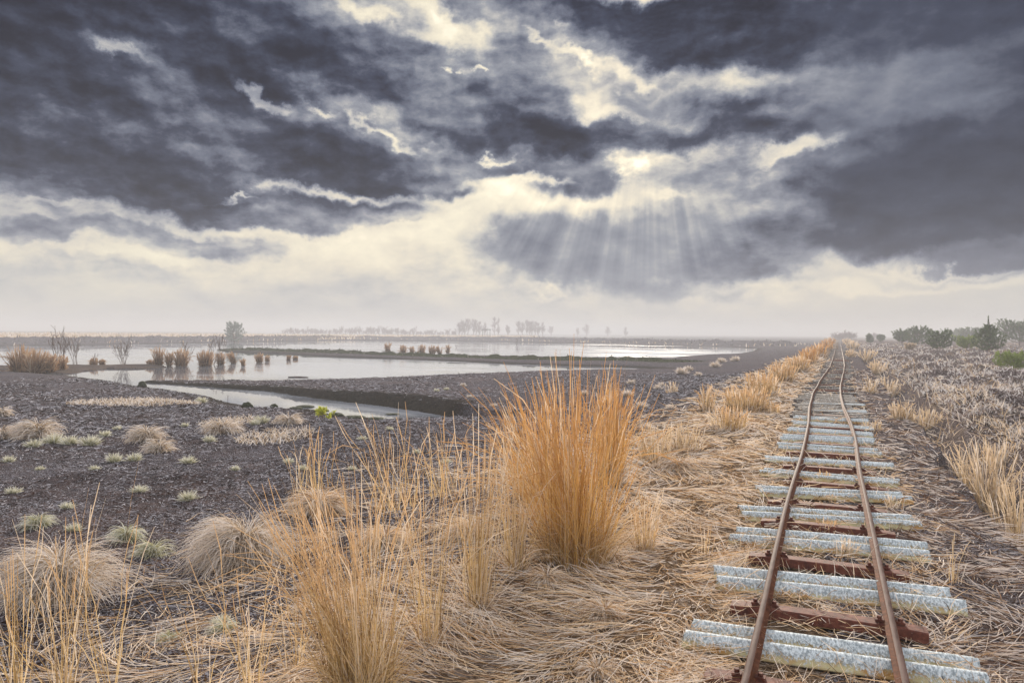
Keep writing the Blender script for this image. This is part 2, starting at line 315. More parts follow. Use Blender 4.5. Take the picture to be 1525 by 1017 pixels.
# polar sheet: fine near the camera and in the direction of view
def build_ground():
    rad = [0.4]
    while rad[-1] < 3200:
        rr = rad[-1]; rad.append(rr + max(0.02, rr * (0.008 if rr < 30 else 0.010 if rr < 250 else 0.03)))
    rad = np.array(rad)
    a0 = math.radians(90 + YAW)
    fine = np.linspace(-50, 50, 900); coarse = np.linspace(50, 310, 132)[1:-1]
    an = a0 - np.radians(np.concatenate([fine, coarse])); na = len(an); nr = len(rad)
    R, A = np.meshgrid(rad, an, indexing='ij')
    X = CAM.x + R * np.cos(A); Y = CAM.y + R * np.sin(A)
    L = land(X.ravel(), Y.ravel()); Z = L['z']
    x = X.ravel(); y = Y.ravel()
    # clods on the bare peat, small relief elsewhere
    rough = np.clip(1 - sst(L['r'], 25, 90), 0, 1)
    Z = Z + np.where(L['dw'] > 0.1, rough * (0.045 * fbm(x, y, 6, 3, 61) + 0.05 * np.abs(fbm(x, y, 2.6, 3, 62))), 0)
    V_ = np.stack([x, y, Z], 1)
    i = np.arange(nr - 1)[:, None] * na; j = np.arange(na)[None, :]; j2 = (j + 1) % na
    F = np.stack([i + j, i + j2, i + na + j2, i + na + j], -1).reshape(-1, 4)
    # cover weights
    dx, dd, s = L['dx'], L['dd'], L['s']
    n1_ = fbm(x, y, 0.5, 4, 71); n2_ = fbm(x, y, 1.6, 3, 72)
    straw = np.where(dx < 0, 1 - sst(s + 1.6 * n1_ + 0.8 * n2_, -0.1, 1.3), 0) * (dx < -0.0)
    straw = np.maximum(straw, (dx >= 0) * 0.14 * (1 + n2_))
    heath = np.where(dx > 0, sst(dd + 0.5 * n2_, 0.5, 1.2), 0) * (1 - sst(L['r'], 300, 400) * 0.3)
    far = sst(L['r'], 120, 200)
    straw = np.maximum(straw, far * np.where(dx < 0, 0.75 * sst(-sdf(x, y, FARSTRAW), -5, 15), 0))
    straw = np.maximum(straw, L['spit'] * (0.35 + 0.9 * n2_))
    wet = (1 - L['spit'] * .7) * (1 - sst(L['dw'], 0.0, 1.4))
    moss = np.clip(1 - L['dam'] / 3.2, 0, 1)
    zone = np.zeros(len(F), int)
    fc = F[:, 0]
    zone[(dx[fc] > 0.0)] = 1
    zone[(dx[fc] > 0.0) & (dd[fc] > 0.1)] = 2
    zone[(dx[fc] <= 0) & (s[fc] < 0.8)] = 1
    zone[L['pen'][fc]] = 3
    zone[(L['dam'][fc] < 3) & (L['dw'][fc] > -0.6)] = 4
    zone[(L['fb'][fc] < 7) & (L['dw'][fc] > -0.6)] = 5
    zone[(L['r'][fc] > 175) & (zone != 5) & (zone != 4)] = 6
    zone[L['spit'][fc]] = 7
    names = ['peat_field', 'track_embankment', 'heath', 'peat_bank', 'mossy_dam', 'far_bank', 'far_plain', 'spit']
    att = dict(straw=straw, heath=heath, wet=wet, moss=moss, far=far)
    for k, nm in enumerate(names):
        f = F[zone == k]
        if not len(f): continue
        used, inv = np.unique(f, return_inverse=True)
        o = mesh_np(nm, V_[used], inv.reshape(-1, 4), M_GROUND, attrs={a: v[used] for a, v in att.items()}, smooth=True)
        tag(o, kind='structure')
FARSTRAW = [(at(a, b, -0.4).x, at(a, b, -0.4).y) for a, b in [(-500, 511), (300, 506), (560, 504), (800, 505), (800, 499.5), (400, 496), (-500, 495)]]

def ground_col(t):
    P_ = t.node('ShaderNodeNewGeometry').outputs['Position']
    big = t.noise(P_, 0.8, 4, 0.55); mid = t.noise(P_, 9, 4, 0.65); fine_ = t.noise(P_, 55, 3, 0.7)
    strk = t.noise(t.map(P_, rot=0.5, scale=(1, 3.5, 1)), 30, 3, 0.7)
    peat = t.ramp(mid, [(0.3, (0.007, 0.004, 0.003)), (0.5, (0.022, 0.012, 0.010)), (0.75, (0.055, 0.031, 0.026))])
    peat = t.mixc(t.mr(t.noise(P_, 0.35, 4, 0.6), 0.42, 0.62, 0, .7), peat, t.ramp(mid, [(0.3, (0.016, 0.009, 0.006)), (0.7, (0.085, 0.050, 0.038))]))
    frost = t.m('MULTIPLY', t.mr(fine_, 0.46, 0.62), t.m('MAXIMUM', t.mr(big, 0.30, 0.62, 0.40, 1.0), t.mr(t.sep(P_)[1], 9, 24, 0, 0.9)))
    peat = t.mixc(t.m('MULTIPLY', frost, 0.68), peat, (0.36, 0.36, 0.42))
    strawc = t.ramp(strk, [(0.3, (0.02, 0.013, 0.009)), (0.5, (0.11, 0.07, 0.045)), (0.72, (0.42, 0.31, 0.21))])
    strawc = t.mixc(t.m('MULTIPLY', t.mr(mid, 0.5, 0.7), 0.35), strawc, (0.45, 0.40, 0.38))
    heathc = t.ramp(t.noise(P_, 16, 4, 0.7), [(0.32, (0.014, 0.010, 0.010)), (0.5, (0.09, 0.066, 0.062)), (0.7, (0.42, 0.36, 0.36))])
    heathc = t.mixc(t.mr(t.noise(P_, 0.5, 3, 0.6), 0.5, 0.75, 0, 0.6), heathc, t.ramp(strk, [(0.3, (0.10, 0.07, 0.045)), (0.7, (0.42, 0.31, 0.20))]))
    c = t.mixc(attr(t, 'straw'), peat, strawc)
    c = t.mixc(attr(t, 'heath'), c, heathc)
    dark = t.ramp(mid, [(0.3, (0.012, 0.011, 0.008)), (0.7, (0.045, 0.038, 0.026))])
    c = t.mixc(t.m('MULTIPLY', attr(t, 'wet'), 0.85), c, dark)
    mossc = t.ramp(mid, [(0.3, (0.012, 0.014, 0.008)), (0.6, (0.05, 0.055, 0.028)), (0.75, (0.14, 0.14, 0.09))])
    c = t.mixc(t.mr(attr(t, 'moss'), 0.0, 0.5), c, mossc)
    return c
def ground_bump(t, p):
    P_ = t.node('ShaderNodeNewGeometry').outputs['Position']
    h = t.m('ADD', t.noise(P_, 14, 5, 0.7), t.m('MULTIPLY', t.noise(P_, 60, 2, 0.6), 0.35))
    bump(t, p, h, 0.9, 0.05)
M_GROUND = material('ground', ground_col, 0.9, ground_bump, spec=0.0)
build_ground()

# ------------------------------------------------------------------ water
def water_mat():
    def col(t):
        P_ = t.node('ShaderNodeNewGeometry').outputs['Position']
        ice = t.mr(t.noise(t.map(P_, scale=(0.05, 0.16, 1)), 1.0, 4, 0.6), 0.48, 0.60)
        return t.mixc(ice, (0.15, 0.16, 0.19), (0.34, 0.36, 0.41))
    def b(t, p):
        P_ = t.node('ShaderNodeNewGeometry').outputs['Position']
        ice = t.mr(t.noise(t.map(P_, scale=(0.05, 0.16, 1)), 1.0, 4, 0.6), 0.48, 0.60)
        t.set(p.inputs['Roughness'], t.mixf(ice, 0.03, 0.12)); t.set(p.inputs['IOR'], 1.33)
        bump(t, p, t.noise(t.map(P_, scale=(1.0, 1.0, 1)), 1.6, 3, 0.5), 0.05, 0.02)
    return material('water', col, 0.1, b, spec=0.5)
M_WATER = water_mat()
wl = mesh_np('lake_water', [(-1500, -60, WATER), (-1, -60, WATER), (-1, 1500, WATER), (-1500, 1500, WATER)], [(0, 1, 2, 3)], M_WATER); tag(wl, kind='structure')
wp = mesh_np('pond_water', [(2.5, 20, WATER), (120, 20, WATER), (120, 140, WATER), (2.5, 140, WATER)], [(0, 1, 2, 3)], M_WATER); tag(wp, kind='structure')

# ------------------------------------------------------------------ haze
def build_haze():
    x0, x1, y0, y1, z0, z1 = -3300, 3300, -3300, 3300, -2.6, 10.8
    v = [(x, y, z) for z in (z0, z1) for y in (y0, y1) for x in (x0, x1)]
    f = [(0, 2, 3, 1), (4, 5, 7, 6), (0, 1, 5, 4), (2, 6, 7, 3), (0, 4, 6, 2), (1, 3, 7, 5)]
    m = bpy.data.materials.new('haze'); m.use_nodes = True; t = NT(m.node_tree); t.n.clear()
    pv = t.node('ShaderNodeVolumePrincipled', {'Color': (0.65, 0.655, 0.69), 'Density': 0.0026, 'Anisotropy': 0.0})
    t.l.new(pv.outputs[0], t.node('ShaderNodeOutputMaterial').inputs['Volume'])
    tag(mesh_np('haze', v, f, m), kind='stuff')
build_haze()

# ------------------------------------------------------------------ materials of plants and metal
def blade_mat(name, cols, tips=None, frost=0.3, frostc=(0.62, 0.60, 0.62), transl=0.35, rough=0.6):
    def col(t):
        r = attr(t, 'rnd'); c = t.ramp(r, [(i / (len(cols) - 1), k) for i, k in enumerate(cols)])
        if tips: c = t.mixc(t.mr(attr(t, 'along'), 0.35, 1.0), c, tips)
        f = t.mr(t.m('FRACT', t.m('MULTIPLY', r, 17.31)), 1 - frost - 0.15, 1 - frost + 0.15)
        return t.mixc(t.m('MULTIPLY', f, 0.8), c, frostc)
    return material(name, col, rough, None, transl, spec=0.0)
M_GOLD = blade_mat('golden_straw', [(0.18, 0.11, 0.05), (0.52, 0.35, 0.15), (0.80, 0.60, 0.34)], (0.58, 0.37, 0.20), 0.22, (0.8, 0.68, 0.55))
M_ORANGE = blade_mat('orange_straw', [(0.34, 0.17, 0.05), (0.66, 0.38, 0.11), (0.82, 0.56, 0.23)], (0.50, 0.27, 0.11), 0.18, (0.8, 0.66, 0.5))
M_PALE = blade_mat('pale_straw', [(0.20, 0.13, 0.07), (0.50, 0.36, 0.20), (0.70, 0.54, 0.35)], (0.66, 0.50, 0.34), 0.25, (0.74, 0.66, 0.60), 0.3)
M_MAT = blade_mat('matted_straw', [(0.07, 0.04, 0.02), (0.44, 0.26, 0.13), (0.78, 0.56, 0.35), (0.88, 0.70, 0.50)], None, 0.42, (0.84, 0.76, 0.70), 0.2)
M_BROWNSTRAW = blade_mat('brown_straw', [(0.04, 0.022, 0.016), (0.18, 0.10, 0.065), (0.58, 0.42, 0.29)], None, 0.45, (0.78, 0.70, 0.66), 0.2)
M_TUSS = blade_mat('tussock_blades', [(0.14, 0.09, 0.05), (0.42, 0.31, 0.20), (0.62, 0.49, 0.35)], (0.72, 0.60, 0.50), 0.42, (0.78, 0.73, 0.71), 0.25)
M_TUFT = blade_mat('tuft_blades', [(0.20, 0.20, 0.08), (0.36, 0.34, 0.17), (0.52, 0.48, 0.32)], (0.66, 0.63, 0.52), 0.30, (0.70, 0.70, 0.66), 0.3)
M_LITTER = blade_mat('peat_fibres', [(0.006, 0.004, 0.004), (0.02, 0.013, 0.011), (0.10, 0.062, 0.05)], None, 0.46, (0.60, 0.58, 0.63), 0.0, 0.8)
M_HEATHER = blade_mat('heather_sprigs', [(0.012, 0.009, 0.007), (0.05, 0.032, 0.024), (0.24, 0.16, 0.11)], (0.40, 0.34, 0.31), 0.66, (0.82, 0.77, 0.76), 0.1, 0.8)
M_HEATHGRASS = blade_mat('heath_grass', [(0.26, 0.17, 0.09), (0.56, 0.41, 0.26), (0.72, 0.56, 0.40)], None, 0.42, (0.82, 0.74, 0.68), 0.3)
M_DAM = blade_mat('dam_growth', [(0.006, 0.007, 0.004), (0.02, 0.022, 0.012), (0.07, 0.065, 0.035)], None, 0.2, (0.40, 0.38, 0.34), 0.1, 0.8)
M_REED = blade_mat('reed_blades', [(0.04, 0.022, 0.012), (0.15, 0.075, 0.035), (0.32, 0.18, 0.09)], (0.40, 0.26, 0.16), 0.1, (0.6, 0.5, 0.4), 0.3)
M_NEEDLE = blade_mat('pine_needles', [(0.02, 0.045, 0.01), (0.06, 0.11, 0.025), (0.15, 0.22, 0.06)], None, 0.12, (0.45, 0.48, 0.42), 0.15)
M_NEEDLEY = blade_mat('young_needles', [(0.12, 0.18, 0.03), (0.24, 0.31, 0.06), (0.34, 0.40, 0.10)], None, 0.10, (0.45, 0.48, 0.36), 0.2)
M_LIME = blade_mat('lime_leaves', [(0.30, 0.33, 0.02), (0.50, 0.52, 0.04), (0.60, 0.58, 0.08)], None, 0.02, (0.6, 0.6, 0.4), 0.4)
M_FROSTPINE = blade_mat('frosted_needles', [(0.10, 0.13, 0.09), (0.2, 0.24, 0.18), (0.3, 0.33, 0.28)], None, 0.35, (0.5, 0.52, 0.5), 0.1)
M_TWIG = material('twigs', lambda t: t.ramp(t.noise(t.node('ShaderNodeNewGeometry').outputs['Position'], 4, 2), [(0.3, (0.05, 0.032, 0.028)), (0.7, (0.13, 0.085, 0.07))]), 0.85)
M_BIRCHTWIG = material('birch_twigs', (0.17, 0.09, 0.11), 0.85)
M_BARK = material('bark', lambda t: t.ramp(t.noise(t.node('ShaderNodeNewGeometry').outputs['Position'], 12, 3), [(0.3, (0.06, 0.035, 0.025)), (0.7, (0.17, 0.10, 0.065))]), 0.9)
M_MOSSY = material('mossy_peat', lambda t: t.ramp(t.noise(t.node('ShaderNodeNewGeometry').outputs['Position'], 22, 4, 0.7), [(0.3, (0.010, 0.011, 0.006)), (0.6, (0.035, 0.042, 0.018)), (0.8, (0.13, 0.14, 0.10))]), 0.9,
                   lambda t, p: bump(t, p, t.noise(t.node('ShaderNodeNewGeometry').outputs['Position'], 40, 4, 0.7), 1.0, 0.02))

# ------------------------------------------------------------------ blades
def blades(root, azi, tilt, bend, length, width, segs=4, power=1.0, zmin=None, head=0.0, rnd=None, droop=None):
    n = len(root); k = segs
    P_ = np.zeros((n, k + 1, 3)); P_[:, 0] = root; ca, sa = np.cos(azi), np.sin(azi)
    wob = rng.normal(0, 0.10, (n, k)); wz = rng.normal(0, 0.12, (n, k))
    for i in range(k):
        th = tilt + bend * ((i + 0.5) / k) ** power + wob[:, i]; a = azi + wz[:, i] * (i > 0)
        st = np.sin(th); P_[:, i + 1, 0] = P_[:, i, 0] + length / k * st * np.cos(a); P_[:, i + 1, 1] = P_[:, i, 1] + length / k * st * np.sin(a)
        P_[:, i + 1, 2] = P_[:, i, 2] + length / k * np.cos(th)
    if zmin is not None: P_[:, :, 2] = np.maximum(P_[:, :, 2], np.asarray(zmin)[:, None] + rng.uniform(0.002, 0.02, (n, 1)))
    T = np.gradient(P_, axis=1); Rv = rng.normal(0, 1, (n, 1, 3)); S = np.cross(T, np.broadcast_to(Rv, T.shape)); S /= np.linalg.norm(S, axis=2, keepdims=True) + 1e-9
    tt = np.linspace(0, 1, k + 1); prof = 1 - 0.75 * tt ** 1.5
    if head: prof = np.where(tt > 0.7, prof + head * np.sin((tt - 0.7) / 0.3 * math.pi * 0.85), prof)
    Wd = np.broadcast_to(width, (n,))[:, None] * prof[None] * 0.5
    A = P_ - S * Wd[..., None]; B = P_ + S * Wd[..., None]
    V_ = np.stack([A, B], 2).reshape(-1, 3)
    base = (np.arange(n) * (k + 1) * 2)[:, None] + (np.arange(k) * 2)[None]
    F = np.stack([base, base + 1, base + 3, base + 2], -1).reshape(-1, 4)
    if rnd is None: rnd = rng.uniform(0, 1, n)
    return V_, F, dict(rnd=np.repeat(rnd, (k + 1) * 2), along=np.tile(np.repeat(tt, 2), n))
def join(parts):
    V_, F, off = [], [], 0; at_ = {}
    for v, f, a in parts:
        V_.append(v); F.append(f + off); off += len(v)
        for k, x in a.items(): at_.setdefault(k, []).append(x)
    return np.concatenate(V_), np.concatenate(F), {k: np.concatenate(x) for k, x in at_.items()}
def blade_obj(name, parts, mat, parent=None):
    v, f, a = join(parts) if isinstance(parts, list) else parts
    return mesh_np(name, v, f, mat, parent, a)
def disc(n, r, p=0.5): 
    q = r * rng.uniform(0, 1, n) ** p; a = rng.uniform(0, 2 * math.pi, n); return np.stack([q * np.cos(a), q * np.sin(a), np.zeros(n)], 1), a

def tall_clump(n, rad, h, lean=0.18, wind=0.0, windaz=0.0, width=0.0045, skirt=0.35):
    """upright flowering stems over a skirt of arching leaves, local coordinates"""
    r0, a = disc(n, rad, 0.6); az = a + rng.normal(0, 0.7, n)
    L = h * rng.uniform(0.30, 1.0, n) ** 0.75 * (1 - 0.25 * np.hypot(r0[:, 0], r0[:, 1]) / rad); tilt = np.abs(rng.normal(0, lean, n)) + 0.25 * lean * np.hypot(r0[:, 0], r0[:, 1]) / rad
    wn = rng.uniform(0, 1, n) < wind; az = np.where(wn, windaz + rng.normal(0, 0.35, n), az); tilt = tilt + wn * 0.32 * rng.uniform(0, 1, n)
    s = blades(r0, az, tilt, np.abs(rng.normal(0.05, 0.16, n)) + (rng.uniform(0, 1, n) < .15) * rng.uniform(.4, 2.0, n), L, width, 6, 2.0, head=0.7)
    m = int(n * skirt * 2); r1, a1 = disc(m, rad * 1.05, 0.6)
    k = blades(r1, a1 + rng.normal(0, 0.5, m), rng.uniform(0.1, 0.6, m), rng.uniform(0.5, 1.9, m), h * rng.uniform(0.15, 0.40, m), width * 0.9, 6, 1.4, zmin=np.full(m, -0.02))
    return s, k
def dome(n, rad, h, width=0.005, lean_az=None):
    r0, a = disc(n, rad * 0.45, 0.7); q = np.hypot(r0[:, 0], r0[:, 1]) / (rad * 0.45)
    az = a + rng.normal(0, 0.4, n)
    if lean_az is not None: az = np.where(rng.uniform(0, 1, n) < 0.55, lean_az + rng.normal(0, 0.8, n), az)
    L = (h * 0.55 + rad * 0.55) * rng.uniform(0.45, 1.2, n)
    return blades(r0 + np.array([0, 0, 1.0]) * (h * 0.35 * (1 - q ** 2))[:, None], az, 0.1 + 0.9 * q * rng.uniform(0.4, 1, n), rng.uniform(1.5, 2.7, n), L, width, 7, 1.0, zmin=np.full(n, -0.02))
def tuft(n, rad, h, width=0.004):
    r0, a = disc(n, rad * 0.4, 0.8)
    return blades(r0, a + rng.normal(0, 0.5, n), rng.uniform(0.0, 1.1, n), rng.uniform(0, 0.7, n), h * rng.uniform(0.6, 1.2, n), width, 3)

# ------------------------------------------------------------------ ground cover, spread evenly over what the eye sees
def scatter(n, r0, r1, a0=-40, a1=40):
    r = np.exp(rng.uniform(math.log(r0), math.log(r1), n)); a = math.radians(90 + YAW) - np.radians(rng.uniform(a0, a1, n))
    return CAM.x + r * np.cos(a), CAM.y + r * np.sin(a), r
def cover(name, n, r0, r1, keep, mat, Lf, wmin, wr, tilt, bend, azf=None, segs=3, a0=-40, a1=40, lift=0.0, patchy=False):
    x, y, r = scatter(n, r0, r1, a0, a1); L = land(x, y); k = keep(L, x, y) & (L['dw'] > 0.2) & (L['z'] > WATER + 0.03)
    x, y, r = x[k], y[k], r[k]; z = L['z'][k]; m = len(x)
    az = azf(x, y, m) if azf else rng.uniform(0, 2 * math.pi, m)
    root = np.stack([x, y, z + rng.uniform(-0.01, 0.012, m) + lift], 1)
    th = rng.uniform(*tilt, m); bd = rng.uniform(*bend, m)
    b = blades(root, az, th, bd, Lf(r, m), np.maximum(wmin, r * wr), segs, 1.0, zmin=z, rnd=np.clip(0.5 + 2.2 * fbm(x, y, 1.1, 3, 77) + rng.normal(0, .16, m), 0, 1) if patchy else None)
    o = blade_obj(name, b, mat); tag(o, kind='stuff'); return o
flow = lambda x, y, m: 6.0 * fbm(x, y, 0.55, 2, 91) * math.pi + rng.normal(0, 0.55, m)
def on_track(L): return np.abs(L['dx']) < 0.85
def edge_n(L, x, y, a, b): return rng.uniform(0, 1, len(x)) > sst(L['s'] + 1.6 * fbm(x, y, 0.5, 4, 71) + 0.8 * fbm(x, y, 1.6, 3, 72), a, b)
cover('matted_straw', 130000, 2.2, 60, lambda L, x, y: (L['dx'] < -0.55) & edge_n(L, x, y, -0.2, 1.6), M_MAT,
      lambda r, m: rng.uniform(0.12, 0.42, m), 0.0046, 0.00115, (1.15, 1.60), (-0.1, 0.5), flow, 4)
cover('loose_straw_on_peat', 44000, 2.4, 14, lambda L, x, y: (L['dx'] < -1.0) & (L['s'] > 0.3) & (rng.uniform(0, 1, len(x)) > sst(L['s'], 0.5, 5)), M_MAT,
      lambda r, m: rng.uniform(0.10, 0.38, m), 0.0042, 0.0009, (1.3, 1.6), (-0.1, 0.3), flow, 3)
cover('peat_fibres', 380000, 2.6, 40, lambda L, x, y: (L['s'] > 0.0) & (L['dx'] < 0) & ~L['spit'] & (~L['pen'] | (rng.uniform(0, 1, len(x)) < .4)) & (rng.uniform(0, 1, len(x)) < .35 + 2.2 * (fbm(x, y, .45, 4, 88) + .12)), M_LITTER,
      lambda r, m: np.clip(r * 0.0042, 0.03, 0.10) * rng.uniform(0.3, 1.9, m), 0.003, 0.00075, (1.1, 1.6), (-0.4, 0.6), None, 3)
cover('brown_straw', 60000, 2.2, 40, lambda L, x, y: (L['dx'] > 0.45) & (L['dd'] < -0.05) & (fbm(x, y, 1.1, 3, 93) > -0.10 + 0.25 * rng.uniform(-1, 1, len(x))), M_BROWNSTRAW,
      lambda r, m: rng.uniform(0.06, 0.26, m), 0.004, 0.0011, (1.1, 1.6), (-0.1, 0.6), flow, 3, 10, 42)
cover('straw_between_rails', 30000, 2.4, 70, lambda L, x, y: (np.abs(L['dx']) < 0.75) & (fbm(x, y, 1.4, 3, 95) > -0.12 + 0.15 * rng.uniform(-1, 1, len(x))), M_MAT,
      lambda r, m: rng.uniform(0.05, 0.2, m), 0.004, 0.0011, (0.5, 1.6), (-0.1, 0.6), None, 3, 10, 42)
cover('straw_over_sheets', 9000, 2.4, 30, lambda L, x, y: (np.abs(L['dx']) < 0.85) & (fbm(x, y, 1.8, 3, 99) > 0.05), M_MAT,
      lambda r, m: rng.uniform(0.06, 0.26, m), 0.004, 0.0010, (1.35, 1.6), (-0.1, 0.3), None, 3, 10, 42, lift=0.062)
cover('ditch_straw', 26000, 3, 60, lambda L, x, y: (L['dd'] > 0.35) & (L['dd'] < 1.9), M_HEATHGRASS,
      lambda r, m: rng.uniform(0.12, 0.42, m), 0.004, 0.0008, (0.1, 1.3), (0.0, 1.2), None, 4, 8, 42)
cover('heather', 190000, 4.5, 130, lambda L, x, y: (L['dd'] > 1.0), M_HEATHER,
      lambda r, m: np.clip(r * 0.0045, 0.04, 0.14) * rng.uniform(0.4, 1.5, m), 0.005, 0.0012, (0.0, 1.3), (-0.2, 0.6), None, 2, 8, 42, patchy=True)
cover('heath_grass', 26000, 4.5, 160, lambda L, x, y: (L['dd'] > 1.0) & (fbm(x, y, 0.35, 3, 97) > 0.02), M_HEATHGRASS,
      lambda r, m: np.clip(r * 0.008, 0.10, 0.28) * rng.uniform(0.6, 1.4, m), 0.005, 0.0010, (0.2, 1.4), (0, 0.8), None, 3, 8, 42)
cover('shore_grass', 9000, 60, 330, lambda L, x, y: (L['dx'] < -6) & ((L['fb'] < 14)) & (L['fb'] > 6), M_HEATHGRASS,
      lambda r, m: rng.uniform(0.3, 0.8, m), 0.02, 0.0011, (0.0, 0.6), (0, 0.6), None, 3)
cover('plain_grass', 30000, 110, 420, lambda L, x, y: (L['dx'] < 0) & (sdf(x, y, FARSTRAW) < 0) & (L['fb'] > 5), M_HEATHGRASS,
      lambda r, m: rng.uniform(0.5, 1.1, m), 0.02, 0.0013, (0.0, 0.6), (0, 0.6), None, 3, -40, 10)
cover('spit_grass', 30000, 38, 75, lambda L, x, y: L['spit'], M_REED,
      lambda r, m: rng.uniform(0.08, 0.3, m), 0.01, 0.0008, (0.0, 1.4), (0, 0.6), None, 3)

cover('dam_growth', 40000, 42, 230, lambda L, x, y: (L['dam'] < 2.4) | (L['fb'] < 6.5), M_DAM,
      lambda r, m: r * rng.uniform(0.001, 0.003, m), 0.02, 0.0012, (0.0, 1.4), (0, 0.6), None, 2)

# ------------------------------------------------------------------ the railway
def tex_rust(t, a, b, c):
    P_ = t.node('ShaderNodeTexCoord').outputs['Object']
    return t.ramp(t.noise(t.map(P_, scale=(1, 1, 1)), 26, 5, 0.65), [(0.3, a), (0.52, b), (0.75, c)])
def rail_col(t):
    nz = t.sep(t.node('ShaderNodeNewGeometry').outputs['Normal'])[2]
    P_ = t.node('ShaderNodeNewGeometry').outputs['Position']
    rust = tex_rust(t, (0.055, 0.022, 0.013), (0.12, 0.045, 0.024), (0.21, 0.085, 0.045))
    head = t.ramp(t.noise(t.map(P_, scale=(8, 1, 8)), 6, 4, 0.6), [(0.3, (0.045, 0.022, 0.018)), (0.7, (0.115, 0.07, 0.062))])
    z = t.m('GREATER_THAN', t.sep(P_)[2], 0.10)
    return t.mixc(t.m('MULTIPLY', t.mr(nz, 0.6, 0.9), z), rust, head)
M_RAIL = material('rail_steel', rail_col, 0.72, lambda t, p: bump(t, p, t.noise(t.node('ShaderNodeNewGeometry').outputs['Position'], 60, 4, 0.7), 0.4, 0.003), spec=0.06)
M_RUST = material('rusty_steel', lambda t: tex_rust(t, (0.045, 0.014, 0.010), (0.115, 0.034, 0.022), (0.20, 0.07, 0.045)), 0.8,
                  lambda t, p: bump(t, p, t.noise(t.node('ShaderNodeTexCoord').outputs['Object'], 90, 4, 0.7), 0.5, 0.004))
def timber_col(t):
    P_ = t.node('ShaderNodeTexCoord').outputs['Object']
    g = t.ramp(t.noise(t.map(P_, scale=(2, 30, 30)), 1.5, 5, 0.7), [(0.3, (0.035, 0.028, 0.026)), (0.6, (0.13, 0.11, 0.10)), (0.8, (0.30, 0.28, 0.28))])
    return t.mixc(t.m('MULTIPLY', t.mr(t.noise(P_, 18, 4, 0.7), 0.5, 0.68), 0.6), g, (0.55, 0.56, 0.60))
M_TIMBER = material('weathered_timber', timber_col, 0.85)
def sheet_col(t):
    O = t.node('ShaderNodeTexCoord').outputs['Object']; nz = t.sep(t.node('ShaderNodeNewGeometry').outputs['Normal'])[2]
    low = attr(t, 'low'); rnd = t.node('ShaderNodeObjectInfo').outputs['Random']
    off = t.vm('ADD', O, t.xyz(t.m('MULTIPLY', rnd, 50.0), 0.0, 0.0))
    body = t.ramp(t.noise(off, 14, 4, 0.7), [(0.3, (0.10, 0.085, 0.06)), (0.55, (0.26, 0.20, 0.10)), (0.75, (0.36, 0.34, 0.28))])
    edge = t.mixc(t.mr(t.noise(off, 5, 3, 0.6), 0.35, 0.6), (0.30, 0.15, 0.035), (0.42, 0.38, 0.22))
    c = t.mixc(t.mr(low, 0.45, 0.9), body, edge)
    spike = t.noise(t.map(off, scale=(1, 0.35, 1)), 75, 3, 0.6)
    fr = t.m('SUBTRACT', t.m('ADD', t.m('MULTIPLY', spike, 0.8), t.m('MULTIPLY', t.noise(off, 6, 3, 0.6), 0.35)), t.m('MULTIPLY', t.mr(low, 0.0, 0.95, smooth=False), 0.42))
    frc = t.mixc(t.mr(t.noise(t.map(off, scale=(1, 0.22, 1)), 85, 3, 0.7), 0.35, 0.65), (0.22, 0.26, 0.29), (0.62, 0.68, 0.73))
    return t.mixc(t.mr(t.m('SUBTRACT', fr, t.m('MULTIPLY', t.m('FRACT', t.m('MULTIPLY', rnd, 7.3)), 0.14)), 0.15, 0.32, 0, .95), c, frc)
M_SHEET = material('frosted_fibre_cement', sheet_col, 0.8, lambda t, p: bump(t, p, t.noise(t.node('ShaderNodeTexCoord').outputs['Object'], 80, 3, 0.7), 0.7, 0.008))

def sweep_rail(name, side, parent):
    prof = [(-.030, 0), (-.030, .005), (-.007, .012), (-.005, .046), (-.016, .052), (-.0175, .064), (-.013, .070), (.013, .070), (.0175, .064), (.016, .052), (.005, .046), (.007, .012), (.030, .005), (.030, 0)]
    ys = np.concatenate([np.arange(-3, 14, 0.25), np.arange(14, 45, 0.5), np.arange(45, 190, 2.5)])
    cx = track_x(ys); cx = np.convolve(np.pad(cx, 1, 'edge'), [0.2, 0.6, 0.2], 'valid')
    dip = 0.012 * np.sin(ys * 1.3 + side) + 0.010 * np.sin(ys * 0.47); sw = 0.006 * np.sin(ys * 0.9 + 2 * side)
    sw = sw + (0.03 * side * np.exp(-((ys - 17) / 2.5) ** 2) if side < 0 else 0.03 * np.exp(-((ys - 12) / 2) ** 2))
    n, k = len(ys), len(prof); V_ = np.zeros((n, k, 3))
    for j, (a, b) in enumerate(prof): V_[:, j, 0] = cx + side * 0.325 + a + sw; V_[:, j, 1] = ys; V_[:, j, 2] = 0.08 + b + dip * sst(ys, 6, 12)
    i = np.arange(n - 1)[:, None] * k; j = np.arange(k)[None]; j2 = (j + 1) % k
    F = np.stack([i + j, i + k + j, i + k + j2, i + j2], -1).reshape(-1, 4)
    return mesh_np(name, V_.reshape(-1, 3), F, M_RAIL, parent)
